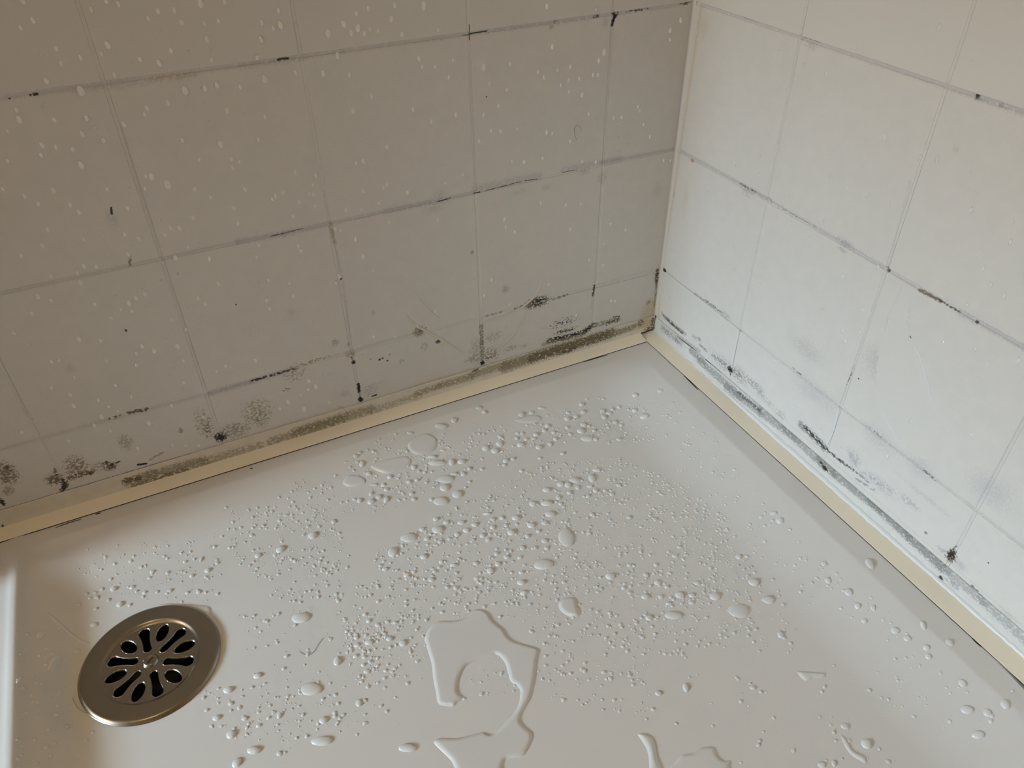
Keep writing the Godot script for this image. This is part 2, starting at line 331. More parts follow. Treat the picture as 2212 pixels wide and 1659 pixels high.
const WALL_DROPS_BACK := [
	-562.1,295.4,1.8, -522.6,213.2,1.8, -439.1,-31.6,1.7, -456.2,-57.1,1.7, -369.8,313.8,1.6, -489.7,285.3,1.6, -427,285.4,1.6, -285.1,325.6,1.6, -603.9,-18.7,1.6, -473.6,239.1,1.5, -532.8,222.4,1.5, -344.4,314.9,1.5, -231.2,268.8,1.5, -102.2,264.9,1.5,
	-556.2,58.9,1.5, -470.3,-40.8,1.5, -462.8,345.7,1.4, -406.7,324.3,1.4, -579.8,241.3,1.4, -355.8,319.5,1.4, -612.6,143.5,1.4, -576.7,60.3,1.4, -491.4,20.5,1.4, -639.9,3.7,1.4, -368.1,107,1.4, -534.3,325,1.3, -364.7,295.8,1.3, -608.8,282,1.3,
	-462.4,197.1,1.3, -166.6,313.3,1.3, -14.3,284.6,1.3, -357.8,248.8,1.3, -377.8,159.1,1.3, -372.8,127.2,1.3, -534.2,147.8,1.3, -394.7,91.8,1.3, -646.7,139.5,1.3, -582.6,114.3,1.3, -584.9,69,1.3, -444.9,-21.6,1.3, -230.1,44.1,1.3, -464.4,320.4,1.2,
	-423.8,315.7,1.2, -502.9,307.8,1.2, -582.1,306.2,1.2, -474.9,285.1,1.2, -465.2,286.1,1.2, -379.3,283.4,1.2, -571.2,265.1,1.2, -503.1,205.5,1.2, -475.8,182.8,1.2, -314.9,318.5,1.2, -350.7,312.1,1.2, -306.6,305.7,1.2, -293,284.3,1.2, -25.8,276.5,1.2,
	-125.2,227.7,1.2, -261.3,229.6,1.2, -164.3,196.8,1.2, -331.2,211.3,1.2, -189.9,170.9,1.2, -315.9,164.1,1.2, -507.2,139.9,1.2, -575.7,118,1.2, -656,125.8,1.2, -466.6,75.1,1.2, -631,90.6,1.2, -657.4,23.7,1.2, -648.9,-3.4,1.2, -621.8,-44.5,1.2,
	-480.4,-46.6,1.2, -428.4,-57.1,1.2, -239.7,26.9,1.2, -540.5,267.2,1.1, -558.6,257.5,1.1, -467.9,225.7,1.1, -593.5,204.3,1.1, -475.5,167.6,1.1, -530.8,176.1,1.1, -462,142.7,1.1, -426.2,128.6,1.1, -204.3,268,1.1, -160.1,277.8,1.1, -107.9,257.9,1.1,
	-208.1,245.3,1.1, -168.2,250.9,1.1, -339.5,258.8,1.1, -233,225.1,1.1, -215.8,206.2,1.1, -238.8,200.8,1.1, -354.9,202.4,1.1, -104.3,154.8,1.1, -358.4,174.5,1.1, -213.3,112.1,1.1, -139.3,113.2,1.1, -58.6,64.5,1.1, -604.9,157.5,1.1, -426,127.9,1.1,
	-505.4,113.6,1.1, -567.5,119.7,1.1, -608.7,121.3,1.1, -467.4,85.1,1.1, -442.2,82.5,1.1, -674.7,111.3,1.1, -594.8,50,1.1, -529.5,20.5,1.1, -561.3,18,1.1, -636.8,23.1,1.1, -705.5,10.4,1.1, -579.1,-5.2,1.1, -447.6,-32.1,1.1, -567.8,-62.8,1.1,
	-369.6,11.4,1.1, -119.4,-34.8,1.1, -578.1,359.3,1, -576.4,346.6,1, -526.3,353.9,1, -519,351.3,1, -445.4,345.5,1, -493.7,344.1,1, -537.6,349.8,1, -502.1,340.1,1, -482.2,343.5,1, -406.2,335.2,1, -479.6,334.8,1, -463.4,332.5,1,
	-452.9,333.2,1, -420.7,328.2,1, -412.6,322.7,1, -568.5,326.8,1, -492.3,316.1,1, -554.7,318.8,1, -568.7,316.5,1, -464.8,305.5,1, -429.9,303,1, -515.5,312.6,1, -536.3,303.7,1, -447.8,282.7,1, -401.6,286.9,1, -608,289.1,1,
	-586.3,278.3,1, -564.7,276,1, -600.7,261.2,1, -592.4,258,1, -581.4,254.2,1, -520.8,276.7,1, -504.7,278.6,1, -462.1,265.6,1, -501.7,247.8,1, -468.6,218.1,1, -536.9,224.2,1, -567.6,219,1, -605.2,225.7,1, -625.8,224.9,1,
	-618.9,217.3,1, -597.9,211.8,1, -558.1,200.5,1, -510.7,181,1, -523.7,174.2,1, -536.6,170.8,1, -557.1,172,1, -566.9,178.4,1, -620.1,194.7,1, -628.1,182.4,1, -569.5,160.3,1, -427.6,133.5,1, -441.6,184,1, -438.5,186.3,1,
	-431.5,187.7,1, -418.6,176.4,1, -426.9,163.8,1, -405.1,180.8,1, -400,197.6,1, -417.4,204.2,1, -405.9,169.6,1, -390.7,142.9,1, -310.7,328.9,1, -333.6,328.7,1, -344.1,326.3,1, -339.4,310.4,1, -273.2,305.6,1, -114.2,305.1,1,
	-290.8,277.1,1, -278.9,275.2,1, -261.3,279.1,1, -25,268.1,1, -356.9,279,1, -266.2,264.6,1, -175.1,256.9,1, -154,255.8,1, -139.7,256.8,1, -141.2,244.3,1, -129,244.4,1, -113.6,245.2,1, -107.9,244.8,1, -149.8,241.1,1,
	-140.3,233.4,1, -302.9,241.3,1, -286,227.5,1, -225.7,208.9,1, -197.2,206.7,1, -158.6,194.4,1, -137,182.6,1, -361.9,202.3,1, -203.5,174,1, -168.6,170.4,1, -121.4,158.5,1, -56.3,205.6,1, -53.9,201,1, -76,197.7,1,
	-86.1,198.6,1, -47.3,185.7,1, -116.3,207.9,1, -37.6,170.2,1, -15.8,139.6,1, -6.2,138.1,1, -339,173.9,1, -335.2,175.9,1, -345.1,159.1,1, -363.3,156.7,1, -276.3,165.9,1, -257.4,171.1,1, -287.3,128.8,1, -337.7,137.8,1,
	-211.7,103.5,1, -201.2,95.3,1, -120.8,110.5,1, -170.3,121.6,1, -132.8,82.2,1, -86.6,53.1,1, -645.4,178.3,1, -596.4,155,1, -611.9,152.7,1, -631.3,155.1,1, -467.1,132.1,1, -461.4,105.9,1, -443.2,96.7,1, -398.8,85.9,1,
	-638.4,133.4,1, -582.3,106.5,1, -600.3,104.8,1, -590.6,110.6,1, -526.1,103.6,1, -521.5,95.9,1, -553.5,88.8,1, -615.4,85,1, -544.6,74.7,1, -591.5,62.5,1, -617.4,62.7,1, -652.7,75,1, -658.6,75.1,1, -555.3,41.9,1,
	-520.3,23.5,1, -539.9,14.3,1, -647.5,53.9,1, -618,34.5,1, -667.8,49.5,1, -656,37.1,1, -609.4,17.7,1, -630.9,13.7,1, -625.2,5.8,1, -638,-14.6,1, -674.3,-12.8,1, -590.7,-53.2,1, -579.3,-58,1, -554.6,-28.7,1,
	-456.7,-36.3,1, -360.1,89.4,1, -345.5,4.3,1, -319.7,11.1,1, -298,22.7,1, -208.5,6.2,1, -158.8,18.8,1, -105.7,36.9,1, -86,25.3,1, -70.6,-28.2,1, -64.8,-31,1, -386.1,140.2,0.9, -225.9,253.1,0.9, -217.2,231.4,0.9,
	-79.5,77.5,0.9, -585.6,342.9,0.8, -540.5,319.5,0.8, -618.9,275.4,0.8, -603.9,254.1,0.8, -626.9,253.9,0.8, -523.8,272.5,0.8, -433.4,256,0.8, -442.5,238,0.8, -493,230,0.8, -462.1,222.2,0.8, -540.3,213.8,0.8, -492.3,195.8,0.8, -597.7,181.5,0.8,
	-521.5,155.2,0.8, -408.8,181.9,0.8, -404.4,190,0.8, -637.8,233.5,0.8, -334.5,313.3,0.8, -327.6,311.1,0.8]
const WALL_DROPS_RIGHT := [
	278,334.2,1.3, 260,248.3,1.5, 296.2,244.9,1.3, 310.6,248.9,1.3, 223.7,161.4,1.2, 237.2,197.1,1.2, 259.1,200,1.1, 216.8,202,1, 132.4,170.1,1, 153.7,202,1.1, 161.2,279.9,0.8, 186.1,279,1, 127.6,282.8,0.8, 350.2,224.9,1,
	284.8,202.6,0.9, 381.7,229.5,1, 386.3,215.4,1, 312.1,318.3,1, 290.6,146.6,1.3, 259,121.6,1.4, 317.4,107.4,1.6, 275.5,72.2,1.3, 293,82.5,1.1, 281.5,64.3,1, 289.2,103.5,1, 368.4,34.6,1.3, 360.3,-15.3,1.4, 368.1,117.8,1.2,
	426.1,137.4,1.5, 374.5,156.6,1.1, 385.4,180.2,1, 375.2,188.7,1, 397.4,177.5,1, 394.1,127.6,1, 246,-41.7,1.1, 380.4,-40.2,1, 314.3,-39.9,1.4, 418.9,59.5,1, 210.5,-20.2,1, 407.8,122.6,1]
const PUDDLES := [
	[-380.9,278.5, -374.1,281.9, -370.4,288.9, -370.9,295, -368.1,303.5, -365.5,309.2, -366.1,315.1, -364.5,321, -358.8,327.7, -352.8,333.7, -348.5,338.4, -348.1,342, -353.3,348.4, -359.5,358.2, -367,368.5, -374.2,377, -382.1,382.7, -388,387.7, -390,391.7, -388.8,397.3, -386.4,402, -388.1,407.4, -392.8,411.8, -398.7,415.6, -402.9,416.1, -407.4,414.6, -413.7,412.7, -418.1,416.4, -422.1,423.4, -448.1,410.5, -451.5,394.5, -455.2,384.7, -458.3,376.3, -456.1,374, -451.2,374.8, -440.5,380.4, -429.7,383, -420.6,384.9, -416.5,389, -412.1,389.8, -403.2,386.5, -393,382.3, -385.6,377.2, -379.4,368.4, -379.3,363.1, -382.3,356.1, -381,349, -379.2,339.4, -380.3,332.4, -383.1,327.6, -388.2,327.5, -399.1,326.1, -407.9,326.6, -413.4,329.4, -419.3,335.2, -424,342.9, -424.4,347.2, -423,350.2, -424,352.7, -428.5,353.5, -432.4,355.5, -436,353.7, -443,347.7, -441,335.9, -438.7,324.6, -435.1,312.1, -433.3,298.2, -431.9,287, -427.3,280.7, -421.3,276.7, -414,275, -404.1,279.7, -396.2,282.2, -390,281.8],
	[-313.3,440.7, -308.1,442.6, -305.2,446.8, -305,451.7, -307.3,457.3, -310.4,463.8, -311.8,470.9, -316.5,478.7, -324.2,474.9, -318.8,464.8, -315.3,458.6, -313.6,452.9, -313.4,446.2],
	[-275.3,471.3, -266.8,475.6, -268.6,480.7, -267.4,486.6, -261.6,489.5, -265.6,492.7, -273.2,500.3, -319.2,477.3, -299.9,471.6, -292.6,469.4, -283.1,472.1],
	[-173.3,511.6, -172.5,518.1, -173.8,524.8, -169.6,531.6, -172.5,536.6, -175.4,532.6, -178.1,526, -177,518.5],
	[-165.4,455.1, -152.2,462.5, -147.1,465.9, -147.4,468.9, -152.8,468.5, -158.5,465.6, -163.6,465.8, -166.9,462.2, -166.7,458.4],
	[-310.3,307.4, -304.8,304.6, -298.6,305.1, -294.3,308.9, -296.2,316.4, -299.2,325.9, -303.7,326.8, -309.4,321.6, -312.2,313.8],
	[-638.5,144, -629.3,145.6, -615.3,152.9, -601.5,161.3, -594.4,167.1, -594.1,174, -591.3,185.1, -591.2,192.6, -590.1,202, -593.6,217.3, -600.5,223.9, -602.1,192.5, -621.3,157.7],
	[-363.9,59.4, -357.9,53.5, -345.8,50.7, -337.1,51.8, -330.9,59.2, -330.7,65.4, -336.9,73.5, -346,75.8, -355.2,73.8, -361.9,68.2],
	[-403.9,76.3, -409.7,68.2, -401.7,65.3, -384.6,66.7, -371.1,68.8, -365.9,73.8, -368.8,80.9, -382.3,83.8, -395.8,82.5],
	[-440.1,72.2, -434.2,69.7, -425.2,73.1, -419.2,80.3, -421.8,85.3, -429.4,85.3, -438.6,82.6, -443.4,76.8],
	[-238,69.9, -229.4,68.6, -214.5,70.9, -207,76, -208.7,81.2, -218.1,81.7, -231.4,76.5],
	[-725.4,116.2, -720.1,122.5, -714.7,130.5, -710.5,138.5, -704.1,148.5, -699.8,154, -694,159, -697.7,159.8, -704.4,153.3, -710.6,143.7, -715.9,135.6, -721.2,126.7]]
const TRAY_DROPS := [
	-266.3,242.9,7.9,11.7, -170.7,386.3,8.8,7.6, -301.4,262.1,9.7,6.0, -342.1,114.7,9.9,5.5, -532.3,288.4,9.0,5.9, -404.6,173,8.0,6.1, -358.4,141.9,8.0,6.0, -523,216.3,8.1,5.8, -341.8,89.7,10.1,3.8, -175.5,128.5,7.8,4.7, -225.2,364.2,7.9,4.2, -535.8,335.5,8.3,3.9,
	-339.1,140.8,5.7,5.7, -375.2,176.3,5.9,5.2, -720.6,171.9,3.5,8.5, -424.8,182.8,5.1,5.6, -319.7,48.3,7.0,3.8, -347.5,126,4.9,5.4, -477.9,370.6,7.2,3.3, -220.2,178.8,5.7,4.2, -261.9,194.3,6.1,3.9, -139.8,389.1,5.8,4.1, -266.1,208.9,5.5,4.2, -489.2,126.9,4.6,4.8,
	-175.1,114,4.6,4.8, -138.3,367.9,4.8,4.6, -99.6,129.3,5.3,4.1, -40.8,407,3.7,5.8, -202.7,184.7,3.6,5.9, -179.8,364.5,4.8,4.4, -284.5,92.3,4.5,4.4, -276.7,99.8,4.5,4.2, -521.8,129.8,4.3,4.3, -326.8,95.4,3.7,4.8, -585.2,319,5.4,3.2, -316.5,99.1,4.7,3.7,
	-311.6,212.7,4.3,4.0, -252.5,302.5,4.3,3.9, -246.8,103.4,4.2,4.0, -230.1,181.4,3.9,4.1, -76.1,542.7,4.6,3.5, -161.3,525.7,3.8,4.2, -207.4,348.8,4.2,3.8, -253.2,177.9,4.5,3.5, -423.2,109.7,3.9,4.0, -267.7,92.8,4.2,3.7, -505.7,273.2,3.4,4.4, -289.7,213.5,4.0,3.7,
	-299.2,197.9,4.4,3.4, -230.3,116.7,3.8,3.9, -84.3,559.8,4.7,3.1, -275.2,188.7,4.1,3.5, -236.1,177.1,3.9,3.7, -598.6,298.2,3.7,3.8, -349.7,245.7,3.8,3.6, -73.6,326,3.5,4.0, -598.8,322.9,3.6,3.8, -76,419,3.6,3.7, -103.4,114.1,3.6,3.7, -594.1,258.2,4.1,3.2,
	-89.8,94.3,3.6,3.6, -329.8,271.2,4.0,3.2, -407.8,113.9,2.9,4.4, -226.9,65.6,4.0,3.2, -416.8,61.7,2.9,4.2, -343.5,80.8,5.1,2.4, -236.2,336.1,3.9,3.1, -302.8,46.3,3.2,3.8, -191.7,176,4.3,2.8, -400,201.7,3.9,3.1, -414.1,107.6,3.6,3.4, -50.8,554,3.0,4.0,
	-167.5,106.2,3.6,3.3, -180.1,90.4,3.6,3.3, -530.2,319.3,3.7,3.1, -450,281.8,3.8,3.1, -224,97.1,3.5,3.2, -350.8,178.5,3.7,3.0, -132.9,119.3,3.2,3.5, -139.4,106,3.2,3.4, -729.4,141.9,2.9,3.7, -350.3,190.1,3.7,2.9, -71,466.5,3.4,3.2, -475.9,267.9,3.8,2.8,
	-135.7,96.5,3.3,3.2, -543,127.6,3.3,3.2, -272.4,118.6,3.4,3.1, -131.1,102.8,3.6,2.9, -433.6,103.1,3.2,3.2, -331,111.8,4.0,2.6, -668.2,127.4,3.1,3.3, -339.8,187.1,3.4,3.0, -157.4,88.5,3.3,3.1, -367,85.4,3.3,3.0, -168.6,91.9,3.3,3.1, -153.7,78.4,3.3,3.0,
	-269.5,40.9,3.6,2.8, -200.9,66.1,4.0,2.5, -569.5,256.1,3.7,2.7, -44.1,496.6,3.1,3.2, -62.8,526.2,2.9,3.4, -256.6,425.5,2.3,4.3, -245.8,356.5,3.3,3.0, -205.8,90.8,3.2,3.0, -332.9,282.2,3.4,2.8, -276.5,216.8,3.4,2.8, -422.2,215,3.2,3.0, -371.7,162.6,3.1,3.0,
	-287.3,237.2,3.3,2.8, -672,106.9,3.1,3.0, -322.1,116.4,3.0,3.2, -82.1,400.2,2.9,3.2, -414,75.4,3.3,2.9, -364.3,171.2,3.1,3.0, -266,48.1,3.2,2.9, -589.7,123.9,3.0,3.1, -154.1,421.6,2.7,3.5, -310.8,234.9,3.3,2.8, -217.6,328.1,3.1,2.9, -131.9,338.3,2.9,3.1,
	-63.5,106.6,3.3,2.8, -378.2,224.1,3.8,2.4, -66.1,551.8,3.0,3.0, -144.3,145.7,3.5,2.6, -500.5,318,2.8,3.2, -606.7,278.8,3.3,2.7, -360.7,190.8,3.1,2.9, -208.3,202.1,2.9,3.1, -338.6,203.4,3.1,2.9, -222.6,189.7,2.9,3.0, -234.1,191.9,2.9,3.0, -50.1,475.3,1.9,4.5,
	-207.5,112.6,2.8,3.1, -167.5,133.8,2.8,3.1, -79.1,432.9,2.8,3.1, -247.6,193.1,2.9,2.9, -216.9,117.3,2.8,3.1, -204.3,103,2.8,3.0, -691.1,140.4,3.3,2.5, -355,44.8,3.8,2.2, -212.1,137.1,3.1,2.7, -458.8,272.6,3.3,2.6, -72.7,316,3.5,2.4, -403.4,101.1,2.9,2.8,
	-68.3,476.7,2.9,2.9, -329,238.2,3.0,2.7, -339.9,242,2.9,2.8, -165.7,508,3.4,2.4, -378.3,101.2,3.0,2.7, -212.6,96.1,2.8,2.8, -465.5,118.6,2.8,2.8, -264.5,119.9,2.7,2.9, -394.8,87.1,2.9,2.7, -705.3,163.2,3.4,2.3, -311.8,191.5,2.8,2.8, -322.7,179.6,4.1,1.9,
	-321,189.1,2.8,2.8, -403.2,230.2,2.9,2.7, -214.7,67.4,2.9,2.7, -419.9,50.9,3.0,2.6, -312.9,111.9,2.7,2.9, -389.1,168.8,2.8,2.7, -325.3,198.3,2.8,2.7, -438.2,198.8,3.0,2.5, -229.4,101.9,2.8,2.6, -262.8,84.6,2.8,2.6, -336.2,211,2.7,2.7, -389.3,182,2.8,2.7,
	-73.2,385.3,2.7,2.7, -299.4,224.2,2.7,2.7, -62.3,490.6,2.8,2.6, -203.3,522.5,3.2,2.2, -223.9,342.7,2.8,2.6, -184.8,310,2.9,2.4, -182.6,206.5,2.6,2.7, -413.2,90.3,3.9,1.8, -381.9,118,2.6,2.7, -290,246,2.7,2.6, -185.5,344.9,2.8,2.4, -129,126.5,2.5,2.8,
	-279.4,419.7,2.8,2.5, -379,192.1,2.7,2.5, -161.7,120.7,2.5,2.8, -335.9,230,2.7,2.5, -369.9,102.3,2.6,2.6, -195.8,213.9,2.6,2.6, -382.6,126.7,2.6,2.6, -366.2,135.5,2.6,2.6, -219.4,205,2.6,2.6, -188.9,113.4,2.5,2.7, -123.8,99.4,2.5,2.6, -210.2,194.1,3.2,2.1,
	-358.6,231.6,2.7,2.5, -115.5,99.8,2.5,2.6, -197.6,353.8,2.8,2.4, -186.7,102.3,2.5,2.6, -66.8,496.9,2.3,2.8, -625.2,132.2,2.6,2.5, -197.5,249,2.8,2.3, -324.6,260.9,2.6,2.4, -419.9,99.8,2.6,2.5, -404.7,93.9,2.6,2.4, -222,316,2.6,2.4, -174.8,82.7,2.6,2.4,
	-228.7,228.5,2.5,2.5, -365.2,248.3,2.6,2.4, -486,265.7,2.7,2.3, -175.6,263.2,2.5,2.5, -84.7,446.4,2.5,2.5, -70.2,441.4,2.0,3.0, -486.2,293.6,2.9,2.1, -237.6,98.7,2.4,2.5, -742.6,187.3,1.5,3.9, -312.4,201.9,2.5,2.4, -202.9,360.3,2.8,2.2, -221.4,351.9,2.8,2.1,
	-277,124.3,2.4,2.5, -561,299.5,2.0,3.0, -287,223.4,2.5,2.4, -238.1,89.9,2.5,2.4, -246.7,93.4,2.5,2.4, -301.2,118.6,2.3,2.5, -242.8,87.4,2.5,2.4, -264.4,140.6,2.3,2.5, -330,76.8,3.4,1.7, -463.7,254.4,2.8,2.1, -299.7,240.4,2.4,2.3, -469.6,246.9,2.5,2.2,
	-586.7,289.5,2.7,2.0, -604.3,123.7,2.4,2.3, -318,244.4,2.4,2.2, -208.2,450.2,2.8,1.9, -237.5,132.4,2.4,2.2, -387.2,215,2.4,2.2, -199.7,206.5,2.3,2.3, -593.4,107.6,1.5,3.5, -656.6,112.3,2.3,2.2, -484.5,258.2,2.4,2.1, -207.4,310.5,2.3,2.2, -229.8,299.5,2.3,2.2,
	-163.1,111,2.1,2.4, -415,214.3,2.3,2.2, -144.5,122.9,2.1,2.4, -369.6,192.5,2.3,2.2, -686.9,109.5,2.3,2.2, -249.7,201.7,2.2,2.3, -601.5,145.6,2.3,2.2, -637.4,102.4,2.3,2.2, -490.4,275.5,2.4,2.0, -294.4,288.8,2.3,2.1, -393.5,244.9,2.3,2.1, -386.4,249.3,2.3,2.1,
	-125.4,80.8,2.2,2.1, -212.5,336.1,2.3,2.1, -400.3,52.1,2.3,2.0, -174.8,302.8,2.7,1.8, -248.7,319.3,2.3,2.1, -414.9,48.8,2.3,2.0, -246.4,326,2.3,2.1, -420.8,58.3,2.3,2.0, -194.2,525.8,1.8,2.5, -568,330.5,2.4,1.9, -243.5,249,2.1,2.1, -470.6,238.8,2.2,2.0,
	-455.2,255.1,2.5,1.8, -449.1,259.1,2.5,1.8, -349.1,204.4,2.1,2.1, -594.5,271.3,2.3,1.9, -580.3,118.9,2.1,2.0, -566.2,105.5,2.1,2.0, -543.7,99.9,2.1,2.0, -726.3,252.1,2.1,2.0, -322.8,233.9,2.1,2.0, -624.6,109.6,2.1,2.0, -530.7,93.5,2.1,1.9, -320.8,130,2.0,2.1,
	-362.2,109.6,2.0,2.1, -607.9,103.7,2.1,1.9, -577.8,300.4,2.2,1.8, -579.3,98.1,2.1,1.9, -391.4,220.1,2.1,1.9, -543.7,248.7,2.1,1.8, -124.8,341.6,2.0,1.9, -397.1,222.7,2.1,1.9, -646.5,123.6,2.0,1.9, -379.5,233.7,2.0,1.9, -611,141.6,2.0,1.9, -484.2,279.7,2.1,1.8,
	-358.8,96.3,2.0,1.9, -361.4,250.2,2.0,1.9, -688.3,122.8,2.0,1.9, -660.3,132.2,2.0,1.9, -387.4,243.1,2.0,1.8, -487,286.4,2.1,1.8, -350.8,260.1,2.0,1.8, -363.5,255,2.0,1.8, -363.6,92.6,2.0,1.9, -370.8,257.2,2.0,1.8, -455.6,230.7,2.0,1.8, -309.3,383.4,2.1,1.7]
const TRAY_SMALL_DROPS := [
	-701.9,252.6,1.9, -701.6,112.8,1.9, -588.9,278.1,1.9, -211.2,357,1.9, -371.6,279.7,1.8, -551.2,206.2,1.8, -465,136.3,1.8, -129.9,77.6,1.8, -144.4,73.3,1.8, -459.3,319.3,1.8, -476.5,259.8,1.8, -514.5,94,1.8, -738.9,123.6,1.7, -282,121,1.7,
	-482,274.9,1.7, -308.6,118.8,1.7, -168.9,327.4,1.7, -272.1,276,1.7, -551.4,87,1.7, -738.1,139.7,1.7, -653.2,119,1.7, -131.9,352.9,1.7, -359.3,243.9,1.7, -415.6,222.3,1.7, -480.6,294.3,1.7, -130.6,359.4,1.7, -601.3,94.5,1.7, -327.7,135.6,1.7,
	-450.6,213.4,1.7, -609.6,92.4,1.7, -440.2,220.7,1.7, -460.3,220.2,1.6, -295,295.8,1.6, -519.5,199.6,1.6, -647.1,92.7,1.6, -432.6,241.7,1.6, -405.9,258.4,1.6, -434.3,246.5,1.6, -732.1,264.4,1.6, -362,280.7,1.6, -697,247.3,1.6, -569.3,297.5,1.6,
	-561.9,208.3,1.6, -520.8,317.2,1.6, -584.7,295.2,1.6, -480.7,243.5,1.6, -518.1,323.5,1.6, -434.5,265,1.6, -168.1,401.5,1.5, -485.6,250.4,1.5, -210.3,477.6,1.5, -451,267.8,1.5, -462.1,263.6,1.5, -740.3,219.6,1.5, -478.8,283,1.5, -151.9,324.2,1.5,
	-707.9,268.5,1.4, -601.3,252.9,1.4, -723.8,260.1,1.4, -296.9,391.3,1.4, -164.4,343.8,1.4, -323.9,384,1.4, -292.1,400.3,1.4, -36.4,548.9,1.4, -172.1,346.3,1.4, -565.9,287.5,1.4, -287.5,298.5,1.4, -575.6,289.2,1.4, -716.3,187.1,1.4, -391.5,265.8,1.3,
	-464.1,243.4,1.3, -180.4,513.2,1.3, -547.9,231.9,1.3, -197.7,521.4,1.2, -135,464.8,1.2, -303.8,386.7,1.2, -603.5,266.3,1.2, -201.2,457.9,1.1, -712,222.4,1.1, -309.2,410.7,1.1, -335.9,400.7,1.1, -225.2,482.8,1.1, -221.4,460.9,0.9]
const SPRAY := [
	[1800, [-396.6,166, -338.6,153.7, -234.9,141.9, -162,167, -126.4,229, -112.5,288.3, -139.6,350.7, -177.7,371.9, -271.7,318.7, -382.7,256.8, -440.3,216, -445.7,176.8]],
	[504, [-468.2,190, -380.7,252, -271.7,318.7, -145.7,371.2, -180.4,413.1, -240.7,402.7, -329.9,337.6, -376,293.4, -431.2,265.5, -478.7,225.1]],
	[744, [-380.3,30.8, -299.9,64.4, -169.5,76.7, -60.1,114.9, -64.7,158, -104,170.7, -198,127.7, -276.7,112.4, -344.4,117.3, -412.3,134, -473.2,110.1, -531,78.9, -497,59.3, -424.7,52.1]],
	[396, [-562.2,56.6, -468.3,93.1, -458.4,157.6, -484.8,216.4, -538,189.5, -566.4,115.8]],
	[228, [-489,230.9, -422.1,264.7, -444.8,323.8, -501.2,300]],
	[108, [-615.3,242.7, -515,293.1, -514.9,345.6, -612.5,296.8]],
	[156, [-699.1,50.7, -569.2,85.3, -583.7,166.4, -698.1,110.4]],
	[72, [-744.9,127.4, -705.9,129.9, -712.9,269.9, -743.2,261.4]],
	[312, [-56.6,146.4, -58.4,247.3, -77.1,401.4, -164.3,441.2, -228.4,399, -153.4,259]],
	[132, [-347.9,328.6, -261,377.5, -294.1,439.5, -371.4,374.4]],
	[132, [-578.8,185.5, -477.3,220.2, -464.3,354.2, -570.1,334.2]],
	[72, [-253,386.6, -77.5,504.7, -133.2,556.6, -309.6,468.3]],
	[28, [-412.4,316.1, -362.6,331.2, -384.9,367.7, -438.7,349.6]],
	[72, [-76.9,340.3, -61.5,412.6, -64.2,557.2, -101.6,570, -121.3,500.5]]]
const HAIR_ON_WALL := [-129.7, 183.3, -131.3, 187.6, -132.8, 192.7, -132.1, 197.1, -129.5, 198.8, -126.7, 197.3, -124.7, 194.2, -124.6, 191.3]
const HAIR_ON_TRAY := [-532.4, 249, -531.1, 252.2, -528.5, 255.2, -524.7, 256.2, -521, 254.8, -517.2, 250.8, -513.4, 247.6, -510.6, 245.6]
const HAIR_BY_DRAIN := [-710.2, 208, -709.4, 213.3, -707.2, 219.2, -703.4, 224.9, -699.6, 228.6]
const HAIR_ON_STRIP := [-420.8, -7.1, -414.9, -0.9, -411.8, 7, -407.9, 16.7]
const RIDGES_BACK := [[-331.3, 28.8, -324.2, 14.8, -310.9, 1.7, -290.5, -19.1, -269.1, -40.8], [-166.8, 30.3, -170.7, 16.1, -179.6, 6.2, -194.6, -2.1, -212.4, -6.3, -244.5, -8.1], [-185.6, -9.1, -197.7, -26.8, -206.9, -38.4, -217.3, -45.7, -227.1, -51.9], [-315.1, 44.5, -308.4, 30.9, -293.8, 11.7]]
const RIDGES_RIGHT := [[339.5, 105.9, 347.7, 99.7, 355.6, 93.9, 366.8, 79.7, 378.1, 65.5, 387.8, 55.1], [335.4, 27, 344.7, 22.1, 354, 15.5, 366.9, 9.2, 387.9, 7.3], [148, -3.2, 148.4, -22.9, 147.9, -52.3], [297.3, -2.5, 299, -31, 296.8, -52.6]]
const FILM_RIGHT := [317.5, 146.1, 322, 144.2, 329.7, 131.5, 335.1, 116.3, 342.8, 102.3, 355.2, 91.2, 368.4, 75.8, 381.1, 60.2, 389.3, 53.7, 396.3, 38.5, 396.2, 17.2, 390.8, 8.7, 375.1, 7.7, 354, 15.5, 338.6, 28.4, 323, 49.2, 315.2, 85, 314.1, 122.6]
const DIRT := [
	[0.0007, [-526.7, 25.3, -523.8, 25.2], 1, "tiny black speck on the tray rim just off the back strip"],
	[0.0008, [-677.2, 21.1, -673.8, 21.4, -672.1, 21.6], 1, "small dark lump at the drain end of the back strip's edge"],
	[0.0006, [-713.1, 22.6, -700.7, 21.5, -690.3, 22], 1, "thin dark residue along the drain end of the back strip"],
	[0.0012, [-23.3, 512.9, -23, 523.5, -24, 536.9, -26.1, 552.8, -26.9, 563.3], 0, "long grey residue along the foot of the strip on the brighter wall"],
	[0.0009, [-23.6, 502.1, -24, 507.7, -23.5, 511.8], 1, "short dark residue dash beside the strip on the brighter wall"],
	[0.0007, [-24.1, 99.3, -24.7, 113.2, -25.5, 128.7], 1, "thin dark residue beside the brighter wall's strip close to the corner"],
	[0.0006, [-23.2, 234.2, -23.1, 249, -23.7, 267.7], 1, "thin dark residue midway along the brighter wall's strip"],
	[0.0006, [-117.4, 20.6, -98.6, 20.3, -84.2, 21], 1, "thin dark residue along the back strip close to the corner"]]

var M := {}
var rng := RandomNumberGenerator.new()
var fine := FastNoiseLite.new()
var coarse := FastNoiseLite.new()
var names := {}


